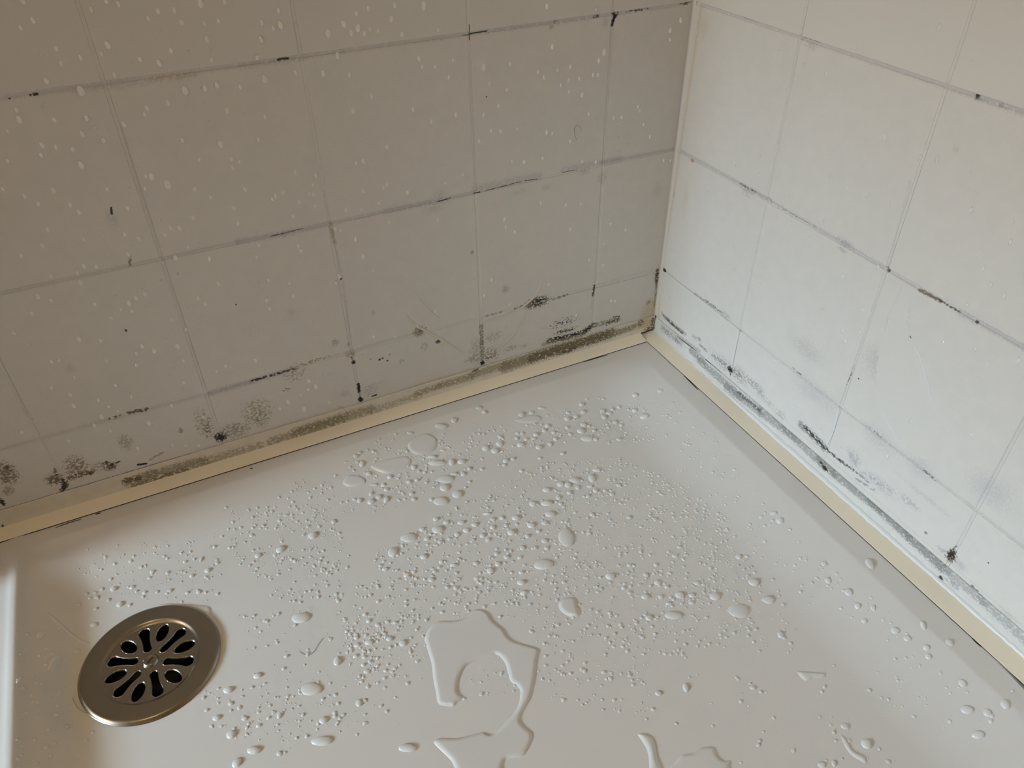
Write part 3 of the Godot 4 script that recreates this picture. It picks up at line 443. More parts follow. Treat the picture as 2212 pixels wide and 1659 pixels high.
func _ready() -> void:
	rng.seed = 7
	fine.seed = 3
	fine.noise_type = FastNoiseLite.TYPE_SIMPLEX_SMOOTH
	fine.frequency = 0.55
	fine.fractal_octaves = 3
	coarse.seed = 11
	coarse.noise_type = FastNoiseLite.TYPE_SIMPLEX_SMOOTH
	coarse.frequency = 0.09
	coarse.fractal_octaves = 3
	camera_and_light()
	materials()
	room()
	walls()
	tray()
	strips()
	drain()
	sealant_and_hairs()
	puddles()
	droplets()


# ------------------------------------------------------------------ camera, light

func camera_and_light() -> void:
	var cam := Camera3D.new()
	cam.name = "camera"
	cam.transform = Transform3D(Basis(Vector3(0.898579, -0.010850, 0.438678), Vector3(0.279053, 0.785642, -0.552174), Vector3(-0.338653, 0.618586, 0.708989)).orthonormalized(), Vector3(-0.52842, 0.47763, 0.67265))
	cam.fov = 53.007
	cam.near = 0.02
	cam.far = 50.0
	add_child(cam)
	cam.current = true
	var env := Environment.new()
	env.background_mode = Environment.BG_SKY
	var sky := Sky.new()
	var sm := ProceduralSkyMaterial.new()
	sm.sky_top_color = Color(0.78, 0.82, 0.88)
	sm.sky_horizon_color = Color(0.90, 0.91, 0.92)
	sm.ground_bottom_color = Color(0.4, 0.4, 0.4)
	sm.ground_horizon_color = Color(0.7, 0.72, 0.75)
	sky.sky_material = sm
	env.sky = sky
	env.background_energy_multiplier = 8.5
	env.ambient_light_source = Environment.AMBIENT_SOURCE_DISABLED
	env.tonemap_mode = Environment.TONE_MAPPER_LINEAR
	env.tonemap_exposure = 0.955
	env.sdfgi_enabled = true
	env.ssao_enabled = true
	env.ssil_enabled = true
	var we := WorldEnvironment.new()
	we.name = "environment"
	we.environment = env
	add_child(we)
	# daylight: a bright stretch of sky outside, seen from the shower through the window in the far wall; the head of the window cuts it off from the upper tiles
	var day := AreaLight3D.new()
	day.name = "window_daylight"
	day.area_size = Vector2(0.8, 0.9)
	day.light_color = Color(0.76, 0.90, 1.0)
	day.light_energy = 32.0
	day.light_size = 0.5
	day.shadow_enabled = true
	day.area_range = 12.0
	day.transform = Transform3D(Basis(Vector3.UP, -PI / 2) * Basis(Vector3.RIGHT, -0.28), Vector3(-5.2, 1.55, 0.42))
	add_child(day)



# ------------------------------------------------------------------ helpers

func numbered(called: String) -> String:
	var n: int = names.get(called, 0)
	names[called] = n + 1
	return called if n == 0 else "%s_%03d" % [called, n]


func tag(o: Node, label: String, category: String, group := "") -> Node:
	o.set_meta("label", label)
	o.set_meta("category", category)
	if group:
		o.set_meta("group", group)
	return o


func thing(called: String, label: String, category: String, at := Vector3.ZERO, group := "") -> Node3D:
	var o := Node3D.new()
	o.name = numbered(called)
	o.position = at
	add_child(o)
	tag(o, label, category, group)
	return o


func structure(called: String, at := Vector3.ZERO) -> Node3D:
	var o := Node3D.new()
	o.name = called
	o.position = at
	add_child(o)
	o.set_meta("kind", "structure")
	return o


func put(called: String, mesh: Mesh, mat: Material, parent: Node = self, at := Vector3.ZERO) -> MeshInstance3D:
	var o := MeshInstance3D.new()
	o.name = numbered(called) if parent == self else called
	o.mesh = mesh
	o.material_override = mat
	o.position = at
	parent.add_child(o, true)
	return o


class Shape:
	# triangles with a normal for each corner; turns each one so that its front face looks along its normals
	var v := PackedVector3Array()
	var n := PackedVector3Array()
	var t := PackedVector2Array()

	func tri(a: Vector3, b: Vector3, c: Vector3, na: Vector3, nb: Vector3, nc: Vector3, ta := Vector2.ZERO, tb := Vector2.ZERO, tc := Vector2.ZERO) -> void:
		if (b - a).cross(c - a).dot(na + nb + nc) > 0.0:
			v.append_array([a, c, b])
			n.append_array([na, nc, nb])
			t.append_array([ta, tc, tb])
		else:
			v.append_array([a, b, c])
			n.append_array([na, nb, nc])
			t.append_array([ta, tb, tc])

	func quad(a: Vector3, b: Vector3, c: Vector3, d: Vector3, na: Vector3, nb: Vector3, nc: Vector3, nd: Vector3, ta := Vector2.ZERO, tb := Vector2.ZERO, tc := Vector2.ZERO, td := Vector2.ZERO) -> void:
		tri(a, b, c, na, nb, nc, ta, tb, tc)
		tri(a, c, d, na, nc, nd, ta, tc, td)

	func flat(a: Vector3, b: Vector3, c: Vector3, d: Vector3, nn: Vector3) -> void:
		quad(a, b, c, d, nn, nn, nn, nn)

	func box(lo: Vector3, hi: Vector3) -> void:
		for axis in 3:
			var u := (axis + 1) % 3
			var w := (axis + 2) % 3
			for side in 2:
				var nn := Vector3.ZERO
				nn[axis] = 1.0 if side else -1.0
				var q: Array[Vector3] = []
				for k in [[0, 0], [1, 0], [1, 1], [0, 1]]:
					var pt := Vector3.ZERO
					pt[axis] = hi[axis] if side else lo[axis]
					pt[u] = hi[u] if k[0] else lo[u]
					pt[w] = hi[w] if k[1] else lo[w]
					q.append(pt)
				flat(q[0], q[1], q[2], q[3], nn)

	func made() -> ArrayMesh:
		var arrays := []
		arrays.resize(Mesh.ARRAY_MAX)
		arrays[Mesh.ARRAY_VERTEX] = v
		arrays[Mesh.ARRAY_NORMAL] = n
		arrays[Mesh.ARRAY_TEX_UV] = t
		var m := ArrayMesh.new()
		m.add_surface_from_arrays(Mesh.PRIMITIVE_TRIANGLES, arrays)
		return m


func box_mesh(lo: Vector3, hi: Vector3) -> ArrayMesh:
	var s := Shape.new()
	s.box(lo, hi)
	return s.made()


func tube(pts: PackedVector3Array, radii: PackedFloat32Array, sides := 8) -> ArrayMesh:
	# a round rod along points, with closed ends
	var s := Shape.new()
	var rings := []
	for i in pts.size():
		var d := (pts[mini(i + 1, pts.size() - 1)] - pts[maxi(i - 1, 0)]).normalized()
		var a := d.cross(Vector3(0.31, 0.87, 0.38)).normalized()
		var b := d.cross(a)
		var ring := []
		for k in sides:
			var w := TAU * k / sides
			var nn := a * cos(w) + b * sin(w)
			ring.append([pts[i] + nn * radii[i], nn])
		rings.append(ring)
	for i in pts.size() - 1:
		for k in sides:
			var p: Array = rings[i][k]
			var q: Array = rings[i][(k + 1) % sides]
			var r: Array = rings[i + 1][(k + 1) % sides]
			var u: Array = rings[i + 1][k]
			s.quad(p[0], q[0], r[0], u[0], p[1], q[1], r[1], u[1])
	for e in [0, pts.size() - 1]:
		var d := (pts[1] - pts[0]) * -1.0 if e == 0 else pts[e] - pts[e - 1]
		d = d.normalized()
		for k in sides:
			s.tri(pts[e], rings[e][k][0], rings[e][(k + 1) % sides][0], d, d, d)
	return s.made()


func lathe(profile: PackedVector2Array, sides := 48) -> ArrayMesh:
	# turns (radius, height) points round the y axis
	var s := Shape.new()
	var nn := []
	for i in profile.size():
		var d := profile[mini(i + 1, profile.size() - 1)] - profile[maxi(i - 1, 0)]
		nn.append(Vector2(-d.y, d.x).normalized())
	for i in profile.size() - 1:
		for k in sides:
			var a := TAU * k / sides
			var b := TAU * (k + 1) / sides
			var f := func(p: Vector2, w: float) -> Vector3: return Vector3(p.x * cos(w), p.y, p.x * sin(w))
			s.quad(f.call(profile[i], a), f.call(profile[i], b), f.call(profile[i + 1], b), f.call(profile[i + 1], a), f.call(nn[i], a), f.call(nn[i], b), f.call(nn[i + 1], b), f.call(nn[i + 1], a))
	return s.made()


# ------------------------------------------------------------------ stains

const INK := [Color(0.60, 0.60, 0.615), Color(0.075, 0.065, 0.055), Color(0.36, 0.29, 0.205), Color(0.565, 0.535, 0.43), Color(0.58, 0.57, 0.62), Color(0.76, 0.67, 0.50), Color(0.55, 0.22, 0.12), Color(0.52, 0.52, 0.51)]


func stained(size: Vector2i, base: Color, low: Vector2, per_mm: Vector2, stains: Array, mottle: float) -> ImageTexture:
	# an image whose pixel (i, j) lies at millimetre low + (i, j) / per_mm of the surface, v growing upward or down the strip
	var im := Image.create(size.x, size.y, false, Image.FORMAT_RGB8)
	im.fill(base)
	if mottle > 0.0:
		# faint water marks in blocks of pixels
		var step := 8
		for j in range(0, size.y, step):
			for i in range(0, size.x, step):
				var k := 1.0 + mottle * coarse.get_noise_2d(i / per_mm.x * 0.6, j / per_mm.y * 0.6 + 700.0)
				im.fill_rect(Rect2i(i, j, step, step), Color(base.r * k, base.g * k, base.b * k))
	for s in stains:
		var w: float = s[1]
		var ink: Color = INK[s[2]]
		var p: Array = s[5]
		var soft := 0.25 if s[2] in [0, 4, 5] else 0.7
		if s[0] == 0:
			for k in range(0, p.size() - 3, 2):
				brush(im, size, low, per_mm, Vector2(p[k], p[k + 1]), Vector2(p[k + 2], p[k + 3]), Vector2(w, w), ink, s[3], s[4], soft)
		else:
			brush(im, size, low, per_mm, Vector2(p[0], p[1]), Vector2(p[0], p[1]), Vector2(w, p[2]), ink, s[3], s[4], soft)
	return ImageTexture.create_from_image(im)


func brush(im: Image, size: Vector2i, low: Vector2, per_mm: Vector2, a: Vector2, b: Vector2, r: Vector2, ink: Color, alpha: float, broken: float, soft: float) -> void:
	var margin := r * 1.35
	var lo := (Vector2(minf(a.x, b.x), minf(a.y, b.y)) - margin - low) * per_mm
	var hi := (Vector2(maxf(a.x, b.x), maxf(a.y, b.y)) + margin - low) * per_mm
	var ab := b - a
	var ll := maxf(ab.length_squared(), 1e-9)
	var small := clampf(minf(r.x, r.y) / 2.0, 0.12, 1.0)
	for j in range(maxi(0, floori(lo.y)), mini(size.y, ceili(hi.y) + 1)):
		for i in range(maxi(0, floori(lo.x)), mini(size.x, ceili(hi.x) + 1)):
			var q := low + Vector2(i + 0.5, j + 0.5) / per_mm
			var t := clampf((q - a).dot(ab) / ll, 0.0, 1.0)
			var d := ((q - a - ab * t) / r).length()
			if d > 1.35:
				continue
			var n1 := fine.get_noise_2d(q.x * 0.9, q.y * 0.9 + 90.0)
			var n2 := fine.get_noise_2d(q.x * 3.1 + 300.0, q.y * 3.1)
			d += small * (0.6 * n1 + 0.15 * n2)
			var k := alpha * smoothstep(1.1, soft, d)
			if broken > 0.0:
				var n := 0.5 + 0.62 * fine.get_noise_2d(q.x * 0.42 + 40.0, q.y * 0.6) + 0.1 * n2 + 0.35 * coarse.get_noise_2d(q.x * 2.0, q.y * 2.4)
				k *= smoothstep(broken - 0.14, broken + 0.2, n + 0.14 * (1.0 - d))
			if k > 0.01:
				im.set_pixel(i, j, im.get_pixel(i, j).lerp(ink, minf(k, 1.0)))


# ------------------------------------------------------------------ materials

func plain(color: Color, rough: float, spec := 0.5, metal := 0.0) -> StandardMaterial3D:
	var m := StandardMaterial3D.new()
	m.albedo_color = color
	m.roughness = rough
	m.metallic_specular = spec
	m.metallic = metal
	return m


func noise_texture(seed_: int, freq: float, size := 512, as_normal := false, bump := 1.0) -> NoiseTexture2D:
	var n := FastNoiseLite.new()
	n.seed = seed_
	n.noise_type = FastNoiseLite.TYPE_SIMPLEX_SMOOTH
	n.frequency = freq
	n.fractal_octaves = 3
	var t := NoiseTexture2D.new()
	t.width = size
	t.height = size
	t.seamless = true
	t.noise = n
	t.as_normal_map = as_normal
	t.bump_strength = bump
	return t


func materials() -> void:
	var glaze := Color(0.86, 0.845, 0.82)
	var back_px := Vector2(2048.0 / 860.0, 1228.0 / 515.0)
	var right_px := Vector2(1536.0 / 645.0, 1228.0 / 515.0)
	M.tile_back = plain(Color.WHITE, 0.3)
	M.tile_back.albedo_texture = stained(Vector2i(2048, 1228), glaze, Vector2(-860.0, -95.0), back_px, STAINS_BACK, 0.012)
	M.tile_right = plain(Color.WHITE, 0.3)
	M.tile_right.albedo_texture = stained(Vector2i(1536, 1228), glaze, Vector2(0.0, -95.0), right_px, STAINS_RIGHT, 0.012)
	M.tile_plain = plain(glaze, 0.3)
	var cream := Color(0.975, 0.935, 0.85)
	var white := Color(0.84, 0.83, 0.81)
	M.strip_back = plain(Color.WHITE, 0.42)
	M.strip_back.albedo_texture = stained(Vector2i(2048, 48), Color(0.875, 0.85, 0.79), Vector2(-840.0, 0.0), Vector2(2048.0 / 840.0, 48.0 / 20.0), STAINS_STRIP_BACK, 0.03)
	M.strip_right = plain(Color.WHITE, 0.42)
	M.strip_right.albedo_texture = stained(Vector2i(1536, 48), white, Vector2(0.0, 0.0), Vector2(1536.0 / 645.0, 48.0 / 20.0), STAINS_STRIP_RIGHT, 0.03)
	M.cream = plain(cream, 0.4)
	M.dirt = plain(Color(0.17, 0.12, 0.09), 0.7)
	M.residue = plain(Color(0.50, 0.49, 0.48), 0.6)
	M.sealant = plain(Color(0.865, 0.865, 0.855), 0.35)
	M.sealant_old = plain(Color(0.86, 0.83, 0.77), 0.35)
	M.tray = plain(Color(0.875, 0.865, 0.85), 0.2)
	M.steel = plain(Color(0.62, 0.59, 0.54), 0.27, 0.5, 1.0)
	M.dark_pipe = plain(Color(0.05, 0.045, 0.04), 0.5)
	M.hair = plain(Color(0.06, 0.045, 0.035), 0.5)
	M.wall_paint = plain(Color(0.80, 0.74, 0.66), 0.8)
	M.ceiling_paint = plain(Color(0.84, 0.80, 0.74), 0.9)
	M.floor_tile = plain(Color(0.45, 0.36, 0.28), 0.5)
	M.frame = plain(Color(0.85, 0.85, 0.84), 0.4)
	M.pane = plain(Color(1, 1, 1, 0.05), 0.02)
	M.pane.transparency = BaseMaterial3D.TRANSPARENCY_ALPHA
	M.lamp_glass = plain(Color(0.95, 0.93, 0.88), 0.4)
	M.lamp_glass.emission_enabled = true
	M.lamp_glass.emission = Color(1.0, 0.88, 0.72)
	M.lamp_glass.emission_energy_multiplier = 2.0
	M.water = plain(Color(0.95, 0.945, 0.935, 0.82), 0.27)
	M.water.transparency = BaseMaterial3D.TRANSPARENCY_ALPHA
	M.water.clearcoat_enabled = true
	M.water.clearcoat = 1.0
	M.water.clearcoat_roughness = 0.0
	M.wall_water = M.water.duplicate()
	M.wall_water.albedo_color = Color(0.985, 0.98, 0.965, 0.92)  # whiter on the back wall, standing in for light refracted by the drops
	M.pool = M.water.duplicate()
	M.pool.albedo_color = Color(0.925, 0.918, 0.905, 0.85)


# ------------------------------------------------------------------ room

func room() -> void:
	# the rest of the bathroom behind and beside the camera: closes the room and holds the window and the lamp
	var floor_y := -0.24
	var top := 2.16
	var far_x := -2.6
	var far_z := 2.2
	var f := structure("floor")
	put("slab", box_mesh(Vector3(far_x - 0.1, floor_y - 0.1, -0.1), Vector3(0.1, floor_y, far_z + 0.1)), M.floor_tile, f)
	var c := structure("ceiling")
	put("slab", box_mesh(Vector3(far_x - 0.1, top, -0.1), Vector3(0.1, top + 0.1, far_z + 0.1)), M.ceiling_paint, c)
	var wf := structure("wall_front")
	put("plaster", box_mesh(Vector3(far_x - 0.1, floor_y, far_z), Vector3(0.1, top, far_z + 0.1)), M.wall_paint, wf)
	# wall with the window opening: z 0.06 to 1.10, y 0.25 to 0.85
	var wl := structure("wall_left")
	var z0 := 0.06
	var z1 := 1.10
	var y0 := 0.25
	var y1 := 0.85
	var s := Shape.new()
	s.box(Vector3(far_x - 0.1, floor_y, -0.1), Vector3(far_x, top, z0))
	s.box(Vector3(far_x - 0.1, floor_y, z1), Vector3(far_x, top, far_z))
	s.box(Vector3(far_x - 0.1, floor_y, z0), Vector3(far_x, y0, z1))
	s.box(Vector3(far_x - 0.1, y1, z0), Vector3(far_x, top, z1))
	put("plaster", s.made(), M.wall_paint, wl)
	var w := structure("window_1", Vector3(far_x - 0.06, y0, z0))
	var ww := z1 - z0
	var hh := y1 - y0
	for bar in [[0.0, 0.0, 0.05, hh], [ww - 0.05, 0.0, ww, hh], [0.05, 0.0, ww - 0.05, 0.05], [0.05, hh - 0.05, ww - 0.05, hh]]:
		put("frame_bar", box_mesh(Vector3(-0.02, bar[1], bar[0]), Vector3(0.02, bar[3], bar[2])), M.frame, w)
	# the sash stands open, swung out on its hinges
	var sash := Node3D.new()
	sash.name = "sash"
	sash.position = Vector3(-0.03, 0.0, ww - 0.05)
	sash.rotation.y = deg_to_rad(-100.0)
	w.add_child(sash)
	for bar in [[-0.88, 0.06, -0.84, hh - 0.06], [-0.05, 0.06, -0.01, hh - 0.06], [-0.84, 0.06, -0.05, 0.10], [-0.84, hh - 0.10, -0.05, hh - 0.06]]:
		put("sash_bar", box_mesh(Vector3(-0.016, bar[1], bar[0]), Vector3(0.016, bar[3], bar[2])), M.frame, sash)
	put("pane", box_mesh(Vector3(-0.003, 0.10, -0.84), Vector3(0.003, hh - 0.10, -0.05)), M.pane, sash)
	# unseen pier and low rail, added to block daylight from the left side
	var nib := structure("shade_pier")
	put("plaster", box_mesh(Vector3(-0.97, floor_y, -0.006), Vector3(-0.90, top, 0.085)), M.wall_paint, nib)
	var rail := structure("added_trim_1")  # low unseen rail, added to shade the left rim of the tray
	put("shade_rail", box_mesh(Vector3(-0.86, floor_y, 0.0), Vector3(-0.825, -0.078, 0.86)), M.frame, rail)
	# the ceiling lamp
	var lamp := thing("ceiling_lamp", "round frosted glass lamp glowing warm under the bathroom ceiling", "lamp", Vector3(-1.15, top, 0.6))
	put("base", lathe(PackedVector2Array([Vector2(0.0, -0.03), Vector2(0.12, -0.03), Vector2(0.125, -0.02), Vector2(0.125, 0.0)])), M.frame, lamp)
	put("glass_shade", lathe(PackedVector2Array([Vector2(0.0, -0.11), Vector2(0.05, -0.105), Vector2(0.09, -0.085), Vector2(0.112, -0.05), Vector2(0.115, -0.03)])), M.lamp_glass, lamp)
	var l := OmniLight3D.new()
	l.name = "lamp_bulb_light"
	l.position = Vector3(0, -0.16, 0)
	l.light_color = Color(1.0, 0.88, 0.72)
	l.light_energy = 0.14
	l.light_size = 0.1
	l.omni_range = 6.0
	l.omni_attenuation = 2.0
	l.shadow_enabled = true
	lamp.add_child(l)
	# an unseen lamp above the window, added as warm fill from the left
	var fill_lamp := thing("fill_lamp", "small frosted globe lamp added on the wall above the window for warm fill light", "lamp", Vector3(far_x, 1.10, 0.28))
	var plate := put("wall_plate", lathe(PackedVector2Array([Vector2(0.0, 0.012), Vector2(0.04, 0.012), Vector2(0.045, 0.006), Vector2(0.045, 0.0)]), 32), M.frame, fill_lamp)
	plate.rotation.z = -PI / 2
	put("arm", tube(PackedVector3Array([Vector3(0.01, 0, 0), Vector3(0.05, 0.0, 0), Vector3(0.075, 0.015, 0)]), PackedFloat32Array([0.008, 0.008, 0.008])), M.frame, fill_lamp)
	var globe := PackedVector2Array()
	for k in 17:
		globe.append(Vector2(0.06 * sin(PI * k / 16.0), -0.06 * cos(PI * k / 16.0)))
	put("glass_globe", lathe(globe, 32), M.lamp_glass, fill_lamp, Vector3(0.09, 0.06, 0))
	var g := OmniLight3D.new()
	g.name = "fill_lamp_light"
	g.position = Vector3(0.09, 0.06, 0)
	g.light_color = Color(1.0, 0.92, 0.72)
	g.light_energy = 0.45
	g.light_size = 0.05
	g.omni_range = 6.0
	g.omni_attenuation = 2.0
	g.shadow_enabled = true
	fill_lamp.add_child(g)


# ------------------------------------------------------------------ tiled walls

func tile_mesh(u0: float, u1: float, v0: float, v1: float, right: bool, uv_low: Vector2, uv_size: Vector2) -> ArrayMesh:
	# a glazed tile with rounded edges, its face on the wall plane; u runs along the wall, v up, the third number out of the wall
	var s := Shape.new()
	var cu := (u0 + u1) / 2
	var cv := (v0 + v1) / 2
	var rings := []
	for r in [[0.0010, 0.0], [0.0005, -0.0001], [0.00015, -0.0003], [0.0, -0.0006], [0.0, -0.007]]:
		var i: float = r[0]
		rings.append([Vector3(u0 + i, v0 + i, r[1]), Vector3(u1 - i, v0 + i, r[1]), Vector3(u1 - i, v1 - i, r[1]), Vector3(u0 + i, v1 - i, r[1])])
	var tilts := [0.0, 0.45, 1.0, 1.5, 1.57]
	var sides := [Vector3(0, -1, 0), Vector3(1, 0, 0), Vector3(0, 1, 0), Vector3(-1, 0, 0)]
	var at := func(p: Vector3) -> Vector3:
		return Vector3(-p.z, p.y - cv, p.x - cu) if right else Vector3(p.x - cu, p.y - cv, p.z)
	var along := func(p: Vector3) -> Vector3:
		return Vector3(-p.z, p.y, p.x) if right else p
	var uv := func(p: Vector3) -> Vector2:
		return (Vector2(p.x, p.y) * 1000.0 - uv_low) / uv_size
	var out := Vector3(0, 0, 1)
	var q: Array = rings[0]
	s.quad(at.call(q[0]), at.call(q[1]), at.call(q[2]), at.call(q[3]), along.call(out), along.call(out), along.call(out), along.call(out), uv.call(q[0]), uv.call(q[1]), uv.call(q[2]), uv.call(q[3]))
	for k in 4:
		for i in rings.size() - 1:
			var na: Vector3 = along.call(out * cos(tilts[i]) + sides[k] * sin(tilts[i]))
			var nb: Vector3 = along.call(out * cos(tilts[i + 1]) + sides[k] * sin(tilts[i + 1]))
			var a: Vector3 = rings[i][k]
			var b: Vector3 = rings[i][(k + 1) % 4]
			var c: Vector3 = rings[i + 1][(k + 1) % 4]
			var d: Vector3 = rings[i + 1][k]
			s.quad(at.call(a), at.call(b), at.call(c), at.call(d), na, na, nb, nb, uv.call(a), uv.call(b), uv.call(c), uv.call(d))
	return s.made()


func wall_sheet(u0: float, u1: float, v0: float, v1: float, depth: float, right: bool, uv_low: Vector2, uv_size: Vector2) -> ArrayMesh:
	# the face of a bed of grout, with sides going back into the wall
	var s := Shape.new()
	var at := func(u: float, v: float, w: float) -> Vector3:
		return Vector3(-w, v, u) if right else Vector3(u, v, w)
	var out: Vector3 = at.call(0.0, 0.0, 1.0)
	var uv := func(u: float, v: float) -> Vector2:
		return (Vector2(u, v) * 1000.0 - uv_low) / uv_size
	s.quad(at.call(u0, v0, depth), at.call(u1, v0, depth), at.call(u1, v1, depth), at.call(u0, v1, depth), out, out, out, out, uv.call(u0, v0), uv.call(u1, v0), uv.call(u1, v1), uv.call(u0, v1))
	var b := depth - 0.003
	for e in [[u0, v0, u1, v0], [u1, v0, u1, v1], [u1, v1, u0, v1], [u0, v1, u0, v0]]:
		var nn: Vector3 = at.call(e[3] - e[1], e[0] - e[2], 0.0).normalized()
		s.quad(at.call(e[0], e[1], depth), at.call(e[2], e[3], depth), at.call(e[2], e[3], b), at.call(e[0], e[1], b), nn, nn, nn, nn, uv.call(e[0], e[1]), uv.call(e[2], e[3]), uv.call(e[2], e[3]), uv.call(e[0], e[1]))
	return s.made()


func walls() -> void:
	for right: bool in [false, true]:
		var root := structure("wall_right" if right else "wall_back")
		var low := Vector2(0.0, -95.0) if right else Vector2(-860.0, -95.0)
		var size := Vector2(645.0, 515.0) if right else Vector2(860.0, 515.0)
		var mat: Material = M.tile_right if right else M.tile_back
		var length := 2.2 if right else 1.445
		var sgn := 1.0 if right else -1.0
		# masonry behind, up to the ceiling
		if right:
			put("masonry", box_mesh(Vector3(0.006, -0.24, -0.1), Vector3(0.1, 2.16, 2.2)), M.wall_paint, root)
		else:
			put("masonry", box_mesh(Vector3(-2.7, -0.24, -0.1), Vector3(0.006, 2.16, -0.006)), M.wall_paint, root)
		# upright joints, from the corner outward
		var us := [0.0008]
		var first := FIRST_RIGHT if right else FIRST_BACK
		var k := first
		while k < length - 0.02:
			us.append(k)
			k += TILE
		us.append(length)
		var vs := [TILE_BOTTOM, 0.0]
		while vs[-1] < 2.0:
			vs.append(vs[-1] + TILE)
		vs.append(2.158)
		put("grout", wall_sheet(minf(sgn * 0.0, sgn * length), maxf(0.0, sgn * length), TILE_BOTTOM - 0.1, 2.158, -0.0005, right, low, size), mat, root)
		# filler that stands almost flush in the upright joints of the rows in view
		for i in range(1, mini(us.size() - 1, 7)):
			for j in range(0, 4):
				var u: float = sgn * us[i]
				put("joint_filler", wall_sheet(u - JOINT * 0.55, u + JOINT * 0.55, vs[j] + 0.0012, vs[j + 1] - 0.0012, -0.00017 + 0.00006 * fine.get_noise_2d(i * 9.0, j * 7.0), right, low, size), mat, root)
		for i in us.size() - 1:
			for j in vs.size() - 1:
				var a: float = us[i] + (JOINT / 2 if i > 0 else 0.0)
				var b: float = us[i + 1] - (JOINT / 2 if i + 2 < us.size() else 0.0)
				var u0 := minf(sgn * a, sgn * b)
				var u1 := maxf(sgn * a, sgn * b)
				var v0: float = vs[j] + (JOINT / 2 if j > 0 else 0.0)
				var v1: float = vs[j + 1] - JOINT / 2
				if v1 - v0 < 0.01 or u1 - u0 < 0.01:
					continue
				var inside: bool = v1 < 0.42 and (u1 <= 0.645 and right or u0 >= -0.86 and not right)
				var o := put("tile", tile_mesh(u0, u1, v0, v1, right, low, size), mat if inside else M.tile_plain, root)
				var proud := rng.randf_range(-0.00012, 0.00012)
				o.position = Vector3(-proud, (v0 + v1) / 2, (u0 + u1) / 2) if right else Vector3((u0 + u1) / 2, (v0 + v1) / 2, proud)
				o.rotation = Vector3(rng.randf_range(-0.001, 0.001), 0, rng.randf_range(-0.001, 0.001)) if right else Vector3(rng.randf_range(-0.001, 0.001), rng.randf_range(-0.001, 0.001), 0)


# ------------------------------------------------------------------ tray

func ease01(t: float) -> float:
	t = clampf(t, 0.0, 1.0)
	return t * t * (3.0 - 2.0 * t)


func dip(t: float) -> float:
	# starts at an edge and runs out softly
	t = clampf(t, 0.0, 1.0)
	return lerpf(t * (2.0 - t), ease01(t), 0.35)


func tray_y(x: float, z: float) -> float:
	var f := dip((-x - 0.048) / 0.085) * dip((z - 0.036) / 0.075) * ease01((x + 0.760) / 0.07) * ease01((0.81 - z) / 0.06)
	var d := Vector2(x, z).distance_to(DRAIN)
	var y := -0.092 - 0.014 * f - 0.007 * f * clampf(1.0 - d / 0.75, 0.0, 1.0)
	var over := maxf(0.0, -0.752 - x)
	y -= 2.6 * over * over
	y += 0.0034 * exp(-pow((x + 0.7465) / 0.0062, 2.0)) * ease01(z / 0.06)  # the bead along the edge of the tray
	return lerpf(y, DRAIN_Y, 1.0 - ease01((d - 0.054) / 0.03))


func tray_normal(x: float, z: float) -> Vector3:
	var e := 0.001
	return Vector3(tray_y(x - e, z) - tray_y(x + e, z), 2 * e, tray_y(x, z - e) - tray_y(x, z + e)).normalized()


func tray() -> void:
	var root := thing("shower_tray", "glossy white shower tray with rounded sloping sides, wet with drops", "shower tray")
	var s := Shape.new()
	var nx := 200
	var nz := 215
	var ps := []
	for j in nz + 1:
		for i in nx + 1:
			var x := lerpf(TRAY_LEFT, -0.0025, float(i) / nx)
			var z := lerpf(0.0025, TRAY_FRONT, float(j) / nz)
			ps.append([Vector3(x, tray_y(x, z), z), tray_normal(x, z)])
	for j in nz:
		for i in nx:
			var a: Array = ps[j * (nx + 1) + i]
			var b: Array = ps[j * (nx + 1) + i + 1]
			var c: Array = ps[(j + 1) * (nx + 1) + i + 1]
			var d: Array = ps[(j + 1) * (nx + 1) + i]
			var mid: Vector3 = (a[0] + c[0]) / 2
			if Vector2(mid.x, mid.z).distance_to(DRAIN) < 0.045:
				continue
			s.quad(a[0], b[0], c[0], d[0], a[1], b[1], c[1], d[1])
	# outer skirt down to the bathroom floor on the two open sides
	for i in nx:
		var a: Vector3 = ps[nz * (nx + 1) + i][0]
		var b: Vector3 = ps[nz * (nx + 1) + i + 1][0]
		s.flat(a, b, Vector3(b.x, -0.24, b.z), Vector3(a.x, -0.24, a.z), Vector3(0, 0, 1))
	for j in nz:
		var a: Vector3 = ps[j * (nx + 1)][0]
		var b: Vector3 = ps[(j + 1) * (nx + 1)][0]
		s.flat(a, b, Vector3(b.x, -0.24, b.z), Vector3(a.x, -0.24, a.z), Vector3(-1, 0, 0))
	put("basin", s.made(), M.tray, root)


# ------------------------------------------------------------------ sealing strips

